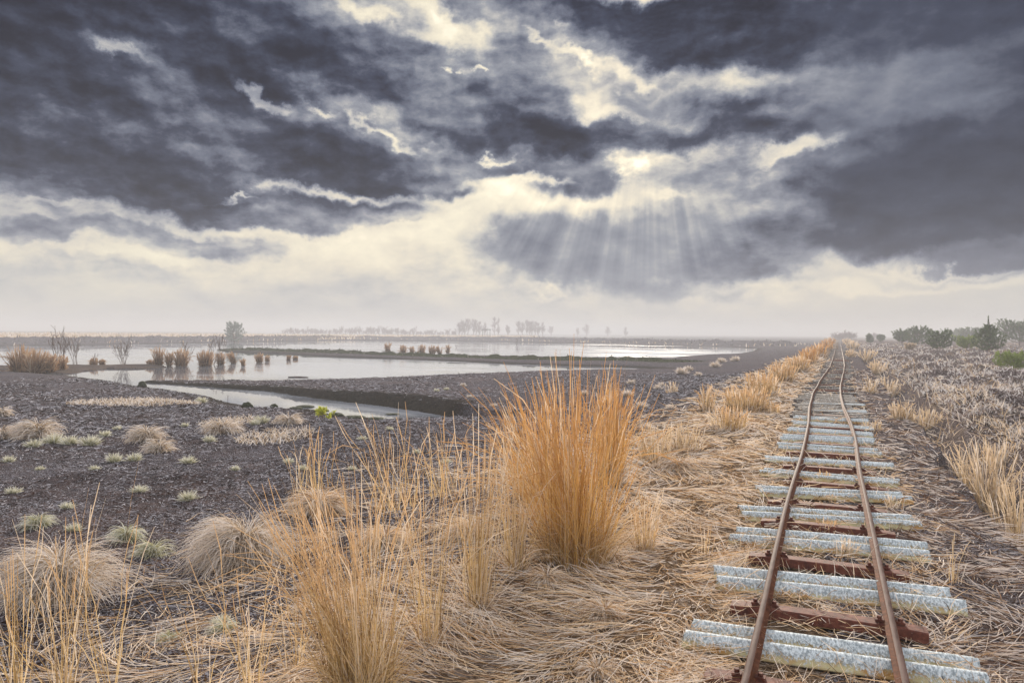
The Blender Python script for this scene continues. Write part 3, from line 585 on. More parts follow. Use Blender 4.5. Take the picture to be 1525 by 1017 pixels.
def channel(name, L, parent, loc, rz, mat=M_RUST, w=0.105, h=0.055, th=0.007):
    """steel trough sleeper: flat top, flared sides, open below, rounded top edges"""
    p = [(-w * .60, 0), (-w * .56, h * .25), (-w * .50, h * .88), (-w * .44, h), (w * .44, h), (w * .50, h * .88), (w * .56, h * .25), (w * .60, 0), (w * .60 - th, 0), (w * .43, h - th), (-w * .43, h - th), (-w * .60 + th, 0)]
    xs = np.linspace(-L / 2, L / 2, 9); V_ = []
    for i, x in enumerate(xs):
        for a, b in p: V_.append((x, a + rng.normal(0, .0008), b - 0.012 * (abs(x) / (L / 2)) ** 6))
    k = len(p); F = [(i * k + j, (i + 1) * k + j, (i + 1) * k + (j + 1) % k, i * k + (j + 1) % k) for i in range(8) for j in range(k)]
    for e in (0, 8 * k):
        for a in ((0, 1, 10, 11), (1, 2, 9, 10), (2, 3, 10, 9), (3, 4, 9, 10), (4, 5, 9, 9), (5, 6, 8, 9), (6, 7, 8, 8)): F.append(tuple(e + q for q in (a if e else a[::-1])))
    F = [f if len(set(f)) == 4 else (f[0], f[1], f[2], f[2] if f[2] != f[3] else f[3]) for f in F]
    me = bpy.data.meshes.new(name); me.from_pydata(V_, [], [tuple(dict.fromkeys(f)) for f in F]); me.validate(); me.materials.append(mat)
    o = bpy.data.objects.new(name, me); COL.objects.link(o); o.parent = parent; o.location = loc; o.rotation_euler = (0, 0, rz); return o
def clip(parent, x, y, z):
    """clamp plate with a bolt and nut beside the rail foot"""
    V_, F = [], []
    def box(x0, x1, y0, y1, z0, z1):
        b = len(V_); V_.extend([(x0, y0, z0), (x1, y0, z0), (x1, y1, z0), (x0, y1, z0), (x0, y0, z1), (x1, y0, z1), (x1, y1, z1), (x0, y1, z1)])
        F.extend([tuple(b + q for q in f) for f in [(0, 3, 2, 1), (4, 5, 6, 7), (0, 1, 5, 4), (1, 2, 6, 5), (2, 3, 7, 6), (3, 0, 4, 7)]])
    box(x - .022, x + .022, y - .02, y + .02, z, z + .014)
    b = len(V_)
    for h in (z + .014, z + .03):
        for i in range(6): V_.append((x + .012 * math.cos(i * math.pi / 3), y + .012 * math.sin(i * math.pi / 3), h))
    F.extend([(b + i, b + (i + 1) % 6, b + 6 + (i + 1) % 6, b + 6 + i) for i in range(6)]); F.append(tuple(b + 6 + i for i in range(6)))
    me = bpy.data.meshes.new('rail_clip'); me.from_pydata(V_, [], F); me.materials.append(M_RUST)
    o = bpy.data.objects.new('rail_clip', me); COL.objects.link(o); o.parent = parent; return o
def timber(parent, loc, rz, L, w, h):
    bx = []; F = []
    xs = np.linspace(-L / 2, L / 2, 7)
    for i, x in enumerate(xs):
        for a, b in [(-w / 2, 0), (-w / 2, h * .8), (-w * .42, h), (w * .42, h), (w / 2, h * .8), (w / 2, 0)]: bx.append((x, a + rng.normal(0, .006), b + rng.normal(0, .003) * (b > 0)))
    for i in range(6):
        for j in range(6): F.append((i * 6 + j, (i + 1) * 6 + j, (i + 1) * 6 + (j + 1) % 6, i * 6 + (j + 1) % 6))
    F.append(tuple(range(5, -1, -1))); F.append(tuple(36 + j for j in range(6)))
    me = bpy.data.meshes.new('timber_sleeper'); me.from_pydata(bx, [], F); me.materials.append(M_TIMBER)
    o = bpy.data.objects.new('timber_sleeper', me); COL.objects.link(o); o.parent = parent; o.location = loc; o.rotation_euler = (0, 0, rz); return o
def sheet(L, waves, seed):
    """offcut of corrugated fibre cement: waves across, sagging a little along its length, chipped ends"""
    lr = np.random.default_rng(seed); pitch = 0.19; nv = int(14 * waves) + 1; nu = 44; th = 0.007
    v = np.linspace(0, waves, nv); u = np.linspace(-L / 2, L / 2, nu)
    U_, V2 = np.meshgrid(u, v, indexing='ij')
    prof = 0.5 - 0.5 * np.cos(2 * math.pi * V2)
    sh = lr.uniform(-0.05, 0.05); chip0 = lr.uniform(-.02, .02, nv).cumsum() * .25; chip1 = lr.uniform(-.02, .02, nv).cumsum() * .25
    offs = np.where(V2 > 1, lr.uniform(-0.01, 0.05), 0)
    e = np.abs(U_) / (L / 2); X = U_ + np.where(U_ < 0, chip0[None], chip1[None]) * e ** 12 + np.where(V2 > 1, 0.0, 0.03 * (seed % 3 - 1))
    Y = (V2 - waves / 2) * pitch
    Zt = 0.058 * prof ** 0.8 + 0.004 + 0.006 * np.sin(U_ * 2 + seed) + 0.008 * V2 * 0 
    top = np.stack([X, Y, Zt + th], -1); bot = np.stack([X, Y, Zt], -1)
    V_ = np.concatenate([top.reshape(-1, 3), bot.reshape(-1, 3)]); n = nu * nv
    i = np.arange(nu - 1)[:, None] * nv; j = np.arange(nv - 1)[None]
    Ft = np.stack([i + j, i + nv + j, i + nv + j + 1, i + j + 1], -1).reshape(-1, 4); Fb = Ft[:, ::-1] + n
    S = []
    for a in range(nu - 1): S.append((a * nv, n + a * nv, n + (a + 1) * nv, (a + 1) * nv)); b = nv - 1; S.append((a * nv + b, (a + 1) * nv + b, n + (a + 1) * nv + b, n + a * nv + b))
    for b in range(nv - 1): S.append((b, b + 1, n + b + 1, n + b)); q = (nu - 1) * nv; S.append((q + b, n + q + b, n + q + b + 1, q + b + 1))
    low = np.tile((1 - prof).ravel(), 2)
    return V_, np.concatenate([Ft, Fb, np.array(S)]), dict(low=low)

track = empty('railway_track', (0, 0, 0))
tag(track, 'rusty narrow gauge railway track with wobbly rails running to the horizon', 'railway track')
sweep_rail('rail', -1, track); sweep_rail('rail', 1, track)
def mid(a, b, z): p, q = at(*a, z), at(*b, z); return p, q
STEEL = [((1095, 897), (1374, 935)), ((1121, 826), (1347, 850)), ((1138, 775), (1327, 790)), ((1150, 747), (1312, 757)), ((1162, 716), (1310, 725)), ((1170, 694), (1303, 700)),
         ((1178, 673), (1297, 679)), ((1183, 659), (1293, 664)), ((1187, 646), (1289, 650)), ((1190, 635), (1286, 638)), ((1195, 617), (1280, 620))]
pos = [at(*(1083, 1000), 0.07), ] ; steels = [(track_x(pos[0].y) - 0.01, pos[0].y - 0.03, 0.0)]
for a, b in STEEL:
    p, q = mid(a, b, 0.07); yc = (p.y + q.y) / 2; steels.append(((p.x + q.x) / 2 if yc < 8 else track_x(yc) + rng.normal(0, .03), yc, rng.normal(0, .02)))
steels.append((track_x(2.3), 2.32, 0.02))
for k, (x, y, rz) in enumerate(steels):
    s_ = channel('steel_sleeper', 1.02, track, (x, y, 0.022), rz)
    if y < 10:
        for sx in (-.325, .325):
            for dx_ in (-.052, .052): clip(s_, track_x(y) - x + sx + dx_, 0, 0.057)
y = 15.5; yl = []
while y < 95:
    step = 0.34 if y < 21 else rng.uniform(0.6, 0.95)
    (timber(track, (track_x(y) + rng.normal(0, .06), y, -0.005), rng.normal(0, .035), rng.uniform(1.15, 1.45), rng.uniform(.12, .18), 0.085) if (y < 21 or rng.uniform() < .65) else channel('steel_sleeper', 1.02, track, (track_x(y), y, 0.022), rng.normal(0, .02)))
    y += step
SHEETS = [((1022, 938), (1465, 1002), 2), ((1060, 855), (1421, 893), 2), ((1092, 794), (1386, 822), 2), ((1103, 763), (1365, 776), 2), ((1126, 729), (1347, 741), 2), ((1136, 705), (1338, 716), 2), ((1144, 686), (1322, 690), 2),
          ((1157, 666), (1308, 673), 1.7), ((1164, 652), (1305, 658), 1.7), ((1167, 642), (1305, 646), 1.7), ((1172, 632), (1304, 637), 1.7), ((1177, 623), (1302, 627), 1.7), ((1181, 611), (1300, 614), 1.7), ((1183, 601), (1298, 604), 1.7)]
ordn = 'nearest second third fourth fifth sixth seventh eighth ninth tenth eleventh twelfth thirteenth fourteenth fifteenth sixteenth seventeenth eighteenth nineteenth twentieth twenty-first twenty-second twenty-third twenty-fourth twenty-fifth'.split()
extra = ['with ochre stained edges', 'two waves wide', 'two waves wide', 'two waves wide', 'two waves wide', 'two waves wide', 'two waves wide', 'pale and whitish', 'pale and whitish', 'pale and whitish', 'pale and whitish', 'pale and whitish', 'pale and whitish', 'pale and whitish', 'pale and whitish']
for k, (a, b, wv) in enumerate(SHEETS):
    p, q = mid(a, b, 0.045); yc = (p.y + q.y) / 2
    L = (q - p).length if k < 8 else 1.3; L = min(max(L, 1.2), 1.6)
    v, f, at_ = sheet(L, wv, 100 + k)
    o = mesh_np('corrugated_sheet', v, f, M_SHEET, None, at_, smooth=True)
    ang_ = math.atan2(q.y - p.y, q.x - p.x) if k < 5 else rng.normal(0, .02)
    o.location = ((p.x + q.x) / 2, yc, 0.012); o.rotation_euler = (rng.normal(0, .035), rng.normal(0, .010), ang_)
    tag(o, 'frosted corrugated sheet under the rails, ' + extra[k] + ', ' + (ordn[k] + ' of all' if k == 0 else ordn[k] + ' from the nearest'), 'corrugated sheet', 'corrugated sheets laid under the rails')

# ------------------------------------------------------------------ grass clumps, tussocks and tufts, one by one
def place(o, px, py, sink=0.02, dx=0.0):
    p = on_ground(px, py); o.location = (p.x, p.y, p.z - sink); return p
def dist(p): return (p - CAM).length
def clump(px, py, wpx, top, n, mats, label, group=None, lean=.15, wind=0, windaz=0, skirt=.35, name='grass_clump', wf=1.0, cat='grass clump'):
    p = on_ground(px, py); d = math.hypot(p.x - CAM.x, p.y - CAM.y); sc_ = d / FPX
    h = (py - top) * sc_ * (1.18 if d < 12 else .88); rad = max(0.05, wpx * 0.5 * sc_ * (0.55 if d < 12 else 0.8)); n = max(12, int(n * (0.55 if d < 12 else 0.6)))
    s, k = tall_clump(n, rad, h, (lean if d < 12 else lean * 1.6) * (1.6 if mats[0] == M_PALE else 1), wind, windaz, max(.0038, d * .001) * wf, skirt)
    root = empty(name, (p.x, p.y, p.z - .01)); tag(root, label, cat, group)
    blade_obj('stems', s, mats[0], root)
    if skirt > 0: blade_obj('leaves', k, mats[1], root)
    return root
WL = math.radians(YAW) + math.pi            # towards the left of the view
OG = (M_ORANGE, M_TUSS); GG = (M_GOLD, M_MAT)
clump(856, 835, 175, 540, 1250, (M_ORANGE, M_GOLD), 'tallest dense orange grass clump in the middle of the foreground', 'tall orange grass clumps', .15, .3, WL, .4)
clump(908, 722, 60, 556, 420, (M_ORANGE, M_TUSS), 'dark orange upright grass column just behind the tallest clump', 'tall orange grass clumps', .07)
clump(800, 745, 110, 585, 420, (M_ORANGE, M_GOLD), 'loose orange grass leaning left behind the tallest clump', 'tall orange grass clumps', .22, .4, WL)
clump(768, 850, 60, 640, 170, GG, 'pale golden grass stems rising left of the tallest orange clump', 'golden grass clumps', .10, 0, 0, .3)
clump(712, 905, 70, 620, 200, GG, 'sparse golden grass stems standing in combed straw left of the tallest clump', 'golden grass clumps', .10, 0, 0, .25)
clump(540, 1030, 170, 690, 700, (M_GOLD, M_GOLD), 'thick golden grass clump at the bottom edge with stems leaning left', 'golden grass clumps', .15, .55, WL, .35)
clump(640, 960, 70, 640, 130, GG, 'thin golden stems right of the thick bottom clump', 'golden grass clumps', .16, .2, WL, .2)
clump(960, 820, 50, 730, 150, (M_GOLD, M_MAT), 'short golden grass tuft right of the tallest orange clump', 'golden grass clumps', .2, 0, 0, .6)
for k, (x, b, w_, tp_, n, what) in enumerate([(25, 1030, 50, 800, 60, 'thin golden stems at the bottom left corner'), (95, 1035, 60, 770, 80, 'tall thin golden stems in front of the big left tussock'),
      (160, 1030, 30, 720, 24, 'single wisp of tall golden stems right of the big left tussock'), (300, 1030, 30, 850, 26, 'faint wisp of golden stems between the two tussocks, low'),
      (375, 1030, 50, 800, 50, 'golden stems in front of the round middle tussock'), (440, 1000, 40, 760, 40, 'fine golden stems left of the thick bottom clump'),
      (1050, 830, 30, 770, 30, 'few short golden stems beside the left end of the third sheet'), (590, 760, 120, 600, 90, 'airy brownish stems on dark peat behind the thick bottom clump'),
      (470, 735, 120, 640, 60, 'sparse arching stems on the dark peat left of centre'), (660, 740, 80, 610, 60, 'fine tawny stems on peat left of the loose orange grass')]):
    clump(x, b, w_, tp_, n, GG, what, 'wispy golden stems', .13, .3 if x < 700 else 0, WL, 0.15 if n > 60 else 0, wf=1.0)
mid_grass = [(1052, 612, 22, 555, 120, 'slender orange tuft standing alone at the peat edge'), (1110, 610, 70, 560, 420, 'broad orange grass stand beside the track in the middle distance'), (1135, 590, 50, 540, 300, 'tall orange grass stand just beyond the broad one'),
      (1165, 568, 40, 528, 260, 'orange grass by the track where the rails start to bend'), (1188, 553, 34, 520, 220, 'orange grass strip left of the rail bend'), (1205, 541, 28, 510, 200, 'orange grass beyond the rail bend, left side'),
      (1218, 531, 24, 505, 180, 'distant orange grass on the left of the straight rails'), (1230, 521, 20, 501, 160, 'far orange grass left of the vanishing track'), (1237, 513, 14, 499, 120, 'farthest orange grass left of the vanishing track'),
      (1262, 513, 12, 501, 120, 'farthest orange grass right of the vanishing track'), (1270, 520, 14, 503, 120, 'far orange grass right of the vanishing track'), (1268, 532, 12, 515, 100, 'small orange grass right of the rails by the dark ditch'),
      (1290, 540, 22, 514, 150, 'tawny grass along the far ditch rim'), (1305, 560, 26, 530, 160, 'tawny grass along the ditch rim, middle distance'), (1322, 590, 30, 556, 150, 'tawny grass patch on the ditch rim level with the timber sleepers'),
      (1345, 625, 34, 590, 160, 'pale grass patch on the ditch rim nearer than the tawny ones'), (1295, 585, 20, 556, 70, 'small orange tuft between right rail and ditch'),
      (1380, 640, 40, 600, 160, 'pale grass leaning over the ditch'), (1000, 585, 20, 560, 60, 'small tawny tuft on the dark peat right of centre'),
      (1470, 760, 80, 670, 300, 'golden grass bunch beyond the ditch near the right edge'), (1520, 830, 90, 720, 320, 'thick golden grass at the right edge over the ditch'), (1430, 730, 20, 650, 60, 'upright golden wisp at the ditch corner'),
      (1418, 870, 16, 810, 24, 'thin golden stems on dark soil right of the sheets'), (1490, 690, 60, 650, 160, 'fine pale grass on the heath near the right edge'), (1255, 700, 14, 690, 40, 'tiny straw tuft between the rails'), (1232, 795, 60, 772, 120, 'straw tuft between the rails at the third sheet'), (1260, 830, 50, 800, 90, 'straw tuft between the rails in front of the third sheet'), (1225, 716, 46, 700, 90, 'straw tuft between the rails at the sixth sheet'), (1328, 757, 22, 738, 60, 'straw tuft at the right end of the fifth sheet'), (1240, 748, 40, 735, 60, 'low straw tuft between the rails at the fourth sheet'), (1300, 640, 30, 620, 60, 'straw tuft beside the right ends of the far sheets'), (1215, 650, 14, 640, 30, 'straw tuft just inside the left rail'),
      (1085, 640, 60, 590, 260, 'orange grass on the near side of the broad stand'), (1150, 615, 24, 590, 90, 'small golden tuft close to the left rail'), (1020, 670, 90, 625, 200, 'pale arching grass on the embankment right of the tallest clump'), (975, 690, 80, 625, 220, 'bushy straw coloured grass right of the dark orange column')]
for (x, b, w_, tp_, n, what) in mid_grass:
    clump(x, b, w_, tp_, n, (M_PALE if x > 1240 or x < 1040 else M_GOLD if b > 545 else M_ORANGE, M_HEATHGRASS if x > 1280 else M_MAT), what, 'grass stands along the track', .10, 0, 0, .6)

def tussock(px, py, wpx, hpx, n, label, mat=M_TUSS, group='frosted grass tussocks', lean=None, name='grass_tussock'):
    p = on_ground(px, py); d = math.hypot(p.x - CAM.x, p.y - CAM.y); s = d / FPX
    o = blade_obj(name, dome(n, wpx * .5 * s * 1.05, hpx * s * 1.0, max(.0045, d * .0008), lean), mat)
    o.location = (p.x, p.y, p.z - .01); o.rotation_euler = (0, 0, 0); tag(o, label, 'tussock', group)
for a in [(365, 838, 160, 76, 2600, 'large dome shaped straw tussock left of the thick golden clump', M_TUSS, WL + .5), (90, 890, 150, 84, 2600, 'large pale tussock with swept grey blades near the left edge', M_TUSS, WL),
          (57, 652, 60, 26, 700, 'rounded frosty tussock on the left peat, largest of the far group', M_TUSS, WL), (218, 657, 52, 24, 600, 'tussock leaning left above its smaller neighbour', M_TUSS, WL), (238, 674, 44, 22, 500, 'smaller tussock just below the leaning one', M_TUSS, WL),
          (2, 655, 28, 24, 400, 'frosty tussock cut off by the left edge', M_TUSS, None), (2, 620, 18, 16, 300, 'small tussock cut off by the left edge, the upper one', M_TUSS, None),
          (188, 805, 46, 26, 420, 'greenish spiky tussock right of the big left one', M_TUFT, None), (56, 785, 38, 22, 360, 'greenish tussock above the big left one', M_TUFT, None), (228, 828, 60, 26, 420, 'low pale tussock between the two large ones', M_TUFT, WL),
          (475, 765, 110, 40, 1300, 'broad frosty straw mound behind the thick golden clump', M_MAT, None), (575, 815, 100, 34, 1300, 'straw mound with combed blades in the centre foreground', M_MAT, None),
          (815, 870, 70, 30, 600, 'brown straw mound at the foot of the tallest clump', M_MAT, None), (890, 1010, 70, 34, 700, 'brown straw tuft at the bottom edge left of the nearest sheet', M_MAT, None), (900, 920, 90, 26, 700, 'matted straw mound in front of the tallest clump', M_MAT, None),
          (1010, 700, 80, 20, 600, 'low straw mound on the embankment', M_MAT, None), (700, 800, 110, 26, 900, 'combed straw mound left of the tallest clump', M_MAT, WL), (330, 645, 60, 22, 500, 'frosty brush mound on peat below the inlet', M_TUSS, None),
          (430, 632, 44, 18, 420, 'round frosty mound below the inlet tip', M_TUSS, None), (410, 655, 100, 14, 700, 'wide low frosty grass patch below the inlet tip', M_TUSS, None), (200, 603, 170, 9, 1500, 'long pale frosted grass patch by the lake shore', M_TUSS, None),
          (340, 632, 70, 10, 400, 'flat frosty patch under the inlet', M_TUSS, None), (335, 940, 50, 20, 260, 'faint low tussock on the dark foreground soil', M_TUFT, None), (252, 955, 44, 18, 220, 'low spiky tussock in the bottom left foreground', M_TUFT, None)]:
    if a[2] > 2.5 * a[3] and a[1] < 700 and a[2] >= 70:
        p = on_ground(a[0], a[1] - a[3] * .3); s = math.hypot(p.x - CAM.x, p.y - CAM.y) / FPX; n_ = a[4]
        q, an_ = disc(n_, 1.0, 0.6); cs, sn = math.cos(math.radians(YAW)), math.sin(math.radians(YAW)); e0 = q[:, 0] * a[2] * .5 * s; e1 = q[:, 1] * a[3] * s * 6
        X_ = e0 * cs - e1 * sn; Y_ = e0 * sn + e1 * cs; Z_ = land(X_ + p.x, Y_ + p.y)['z'] - p.z; kp = (fbm(X_ + p.x, Y_ + p.y, .9, 3, 9) > -.05) | (rng.uniform(0, 1, n_) < .75); X_, Y_, Z_ = X_[kp], Y_[kp], Z_[kp]; n_ = len(X_)
        o = blade_obj('frosted_grass_patch', blades(np.stack([X_, Y_, Z_], 1), rng.uniform(0, 6.28, n_), rng.uniform(.1, 1.1, n_), rng.uniform(0, 1.0, n_), a[3] * s * rng.uniform(.35, .8, n_), .0011 * s * FPX, 3), a[6])
        o.location = p; tag(o, a[5], 'grass patch', kind='stuff')
    else: tussock(a[0], a[1], a[2] * (.85 if a[1] < 700 else .80), a[3], a[4], a[5], a[6], 'frosted grass tussocks', a[7])
tf = [(50, 666, 18), (80, 660, 22), (104, 662, 20), (135, 663, 22), (155, 650, 14), (12, 688, 14), (170, 688, 20), (200, 686, 18), (248, 668, 12), (280, 690, 18), (208, 733, 18), (281, 745, 24), (101, 757, 16), (109, 790, 18), (380, 633, 14), (390, 630, 20), (300, 600, 14), (312, 658, 16),
      (20, 735, 16), (430, 690, 14), (350, 700, 12), (140, 700, 12), (330, 930, 26), (60, 700, 10), (450, 700, 14), (275, 635, 10), (175, 640, 10), (620, 675, 12), (540, 655, 12), (580, 640, 10), (665, 690, 14), (525, 700, 12),
      (905, 600, 18), (935, 590, 16), (955, 608, 18), (980, 580, 12), (1015, 557, 16), (1026, 552, 12), (1065, 547, 14), (1000, 610, 14), (965, 640, 18), (985, 575, 10), (940, 572, 12), (1040, 560, 10), (870, 588, 12), (735, 605, 9), (700, 592, 8), (665, 581, 8), (650, 583, 8), (690, 575, 8), (1075, 540, 12), (1095, 538, 12)]
tf.sort(key=lambda q: q[0])
protos = []
for k, (x, y_, w_) in enumerate(tf):
    p = on_ground(x, y_); d = math.hypot(p.x - CAM.x, p.y - CAM.y); s = d / FPX
    o = blade_obj('grass_tuft', tuft(int(60 + w_ * 7), w_ * .55 * s, w_ * .62 * s, max(.0045, d * .0009)), M_TUFT if x < 680 else M_TUSS)
    o.location = (p.x, p.y, p.z - .01)
    where = 'on the dark peat slope' if x < 680 and y_ > 640 else 'near the lake shore' if x < 680 else 'on the peat bank' if y_ < 612 and x < 760 else 'on the dark peat right of centre'
    tag(o, 'small %s tuft %s, number %d from the left' % ('frosted green' if x < 680 else 'pale frosted', where, k + 1), 'grass tuft', 'small frosted tufts on the peat')

# reeds standing in the lake
reeds = [(30, 556, 40, 522, 'reed clump at the left end of the grassy spit'), (52, 557, 36, 526, 'brown reed clump second from the left end of the spit'), (72, 556, 30, 530, 'low brown reeds right of the tall left clumps'), (90, 554, 26, 534, 'dark brown reeds at the foot of the bare bush'),
      (140, 545, 16, 534, 'small brown reed tuft in the middle of the spit'), (152, 544, 12, 535, 'tiny reed tuft in the middle of the spit'), (225, 545, 20, 537, 'low dark brown hummock at the right end of the spit'), (237, 545, 16, 520, 'pale reed clump just past the spit'), (252, 545, 10, 524, 'thin reed tuft between two reed clumps'),
      (270, 545, 30, 521, 'dense reddish reed clump in the water left of the bare twigs'), (306, 545, 34, 522, 'widest reddish reed clump in the water'), (329, 543, 16, 525, 'small reed clump right of the widest one'), (348, 541, 14, 523, 'reed clump leaning left in the water'),
      (386, 540, 15, 526, 'pale reed clump by the dam tip'), (398, 538, 10, 528, 'dark little reed clump beside the pale one'), (430, 536, 10, 528, 'low orange reed tuft near the dam'), (440, 535, 14, 529, 'second low orange reed tuft near the dam'),
      (577, 526, 7, 509, 'single slender orange reed on the dam'), (600, 527, 14, 513, 'first reed clump of the row beyond the dam'), (613, 527, 10, 515, 'second reed clump of the row beyond the dam'), (628, 527, 16, 513, 'third and bushiest reed clump of the row beyond the dam'),
      (644, 527, 16, 513, 'fourth reed clump of the row beyond the dam'), (655, 527, 10, 514, 'leaning reed clump of the row beyond the dam'), (667, 526, 7, 513, 'last thin reed clump of the row beyond the dam'), (362, 545, 8, 533, 'faint thin reeds in open water')]
for (x, b, w_, tp_, what) in reeds:
    p = at(x, b, WATER); d = math.hypot(p.x - CAM.x, p.y - CAM.y); s = d / FPX
    n = int(24 + 6 * w_); lean_l = 'leaning' in what
    st, k = tall_clump(n, max(.06, w_ * .5 * s * .42), (b - tp_) * s * 1.2, .20, .9 if lean_l else 0, WL, d * .0008, .3)
    o = blade_obj('reed_clump', [st, k], M_REED); o.location = (p.x, p.y, max(WATER - .03, ground_z(p.x, p.y) - .05)); tag(o, what, 'reed clump', 'reed clumps in the lake')

# ------------------------------------------------------------------ twigs, shrubs and trees
def tubes(segs, sides=3):
    """segs: list of (p0, p1, r0, r1)"""
    a = np.array([s[0] for s in segs]); b = np.array([s[1] for s in segs]); r0 = np.array([s[2] for s in segs]); r1 = np.array([s[3] for s in segs])
    d = b - a; d /= np.linalg.norm(d, axis=1, keepdims=True) + 1e-9
    h = np.where(np.abs(d[:, 2:3]) > .9, np.array([[1., 0, 0]]), np.array([[0, 0, 1.]])); u = np.cross(d, h); u /= np.linalg.norm(u, axis=1, keepdims=True) + 1e-9; v = np.cross(d, u)
    ring = [np.cos(q) * u + np.sin(q) * v for q in np.arange(sides) * 2 * math.pi / sides]
    V_ = np.stack([a + r0[:, None] * q for q in ring] + [b + r1[:, None] * q for q in ring], 1).reshape(-1, 3)
    base = np.arange(len(segs))[:, None] * sides * 2; j = np.arange(sides)[None]; j2 = (j + 1) % sides
    return V_, np.stack([base + j, base + j2, base + sides + j2, base + sides + j], -1).reshape(-1, 4)
def grow(p, d, L, r, depth, out, tips, spread=.5, up=.15, kids=(3, 4), n=4, shrink=.62, seed=None):
    pts = [p]; step = L / n
    for i in range(n):
        d = d + np.array([random.gauss(0, .12), random.gauss(0, .12), random.gauss(0, .08) + up * .3]); d = d / np.linalg.norm(d)
        q = pts[-1] + d * step; out.append((pts[-1], q, r * (1 - i / n * .6), r * (1 - (i + 1) / n * .6))); pts.append(q)
        if depth > 0 and i >= 1:
            for _ in range(random.randint(*kids) if i < n - 1 else 2):
                a = random.uniform(0, 2 * math.pi); s = np.array([math.cos(a), math.sin(a), 0]); nd = d * (1 - spread) + s * spread + np.array([0, 0, up]); nd /= np.linalg.norm(nd)
                grow(q, nd, L * shrink * random.uniform(.7, 1.1), r * .5 * (1 - i / n * .4), depth - 1, out, tips, spread, up, kids, max(2, n - 1), shrink)
    if depth == 0: tips.append((pts[-1], d))
def bare_shrub(H, stems, rmin, spread=.35, depth=2, fan=.5, kids=(1, 2)):
    out, tips = [], []
    for k in range(stems):
        a = random.uniform(0, 2 * math.pi); t = random.uniform(0, fan); d = np.array([math.sin(t) * math.cos(a), math.sin(t) * math.sin(a), math.cos(t)])
        grow(np.array([math.cos(a), math.sin(a), 0]) * .08, d, H * random.uniform(.5, .75), rmin * 2.2, depth, out, tips, spread, .25, kids, 4, .5)
    out = [(a, b, max(r0, rmin), max(r1, rmin * .8)) for a, b, r0, r1 in out]
    return tubes(out)
for (x, b, tp_, stems, what, dep) in [(87, 548, 504, 7, 'bare dark bush rising from the reeds on the spit', 2), (110, 545, 508, 2, 'thin bare sapling, the left one of two on the spit', 2), (117, 544, 510, 2, 'thin bare sapling, the right one of two on the spit', 2), (137, 543, 524, 2, 'small twiggy stems in the middle of the spit', 1),
      (184, 543, 508, 8, 'fan shaped bare bush on the right half of the spit', 2), (276, 543, 512, 4, 'bare twigs standing in the dense reddish reed clump', 2), (316, 543, 496, 5, 'tallest bare twigs standing in the widest reed clump', 2), (256, 543, 520, 2, 'thin twigs between reed clumps in the water', 1),
      (770, 514, 501, 2, 'dead snag standing in the upper lake', 1), (680, 518, 512, 2, 'tiny dead stems in the upper lake', 1), (340, 597, 580, 1, 'lone dead stem in the narrow inlet', 1), (578, 520, 505, 1, 'thin bare stem on the dam', 1)]:
    p = at(x, b, WATER); s = math.hypot(p.x - CAM.x, p.y - CAM.y) / FPX
    v, f = bare_shrub((b - tp_) * s * .95, stems, s * .2, depth=dep)
    o = mesh_np('bare_shrub' if stems > 1 else 'dead_stem', v, f, M_TWIG); o.location = (p.x, p.y, max(WATER - .1, ground_z(p.x, p.y) - .05)); tag(o, what, 'shrub' if stems > 1 else 'stem', 'bare shrubs by the lake')

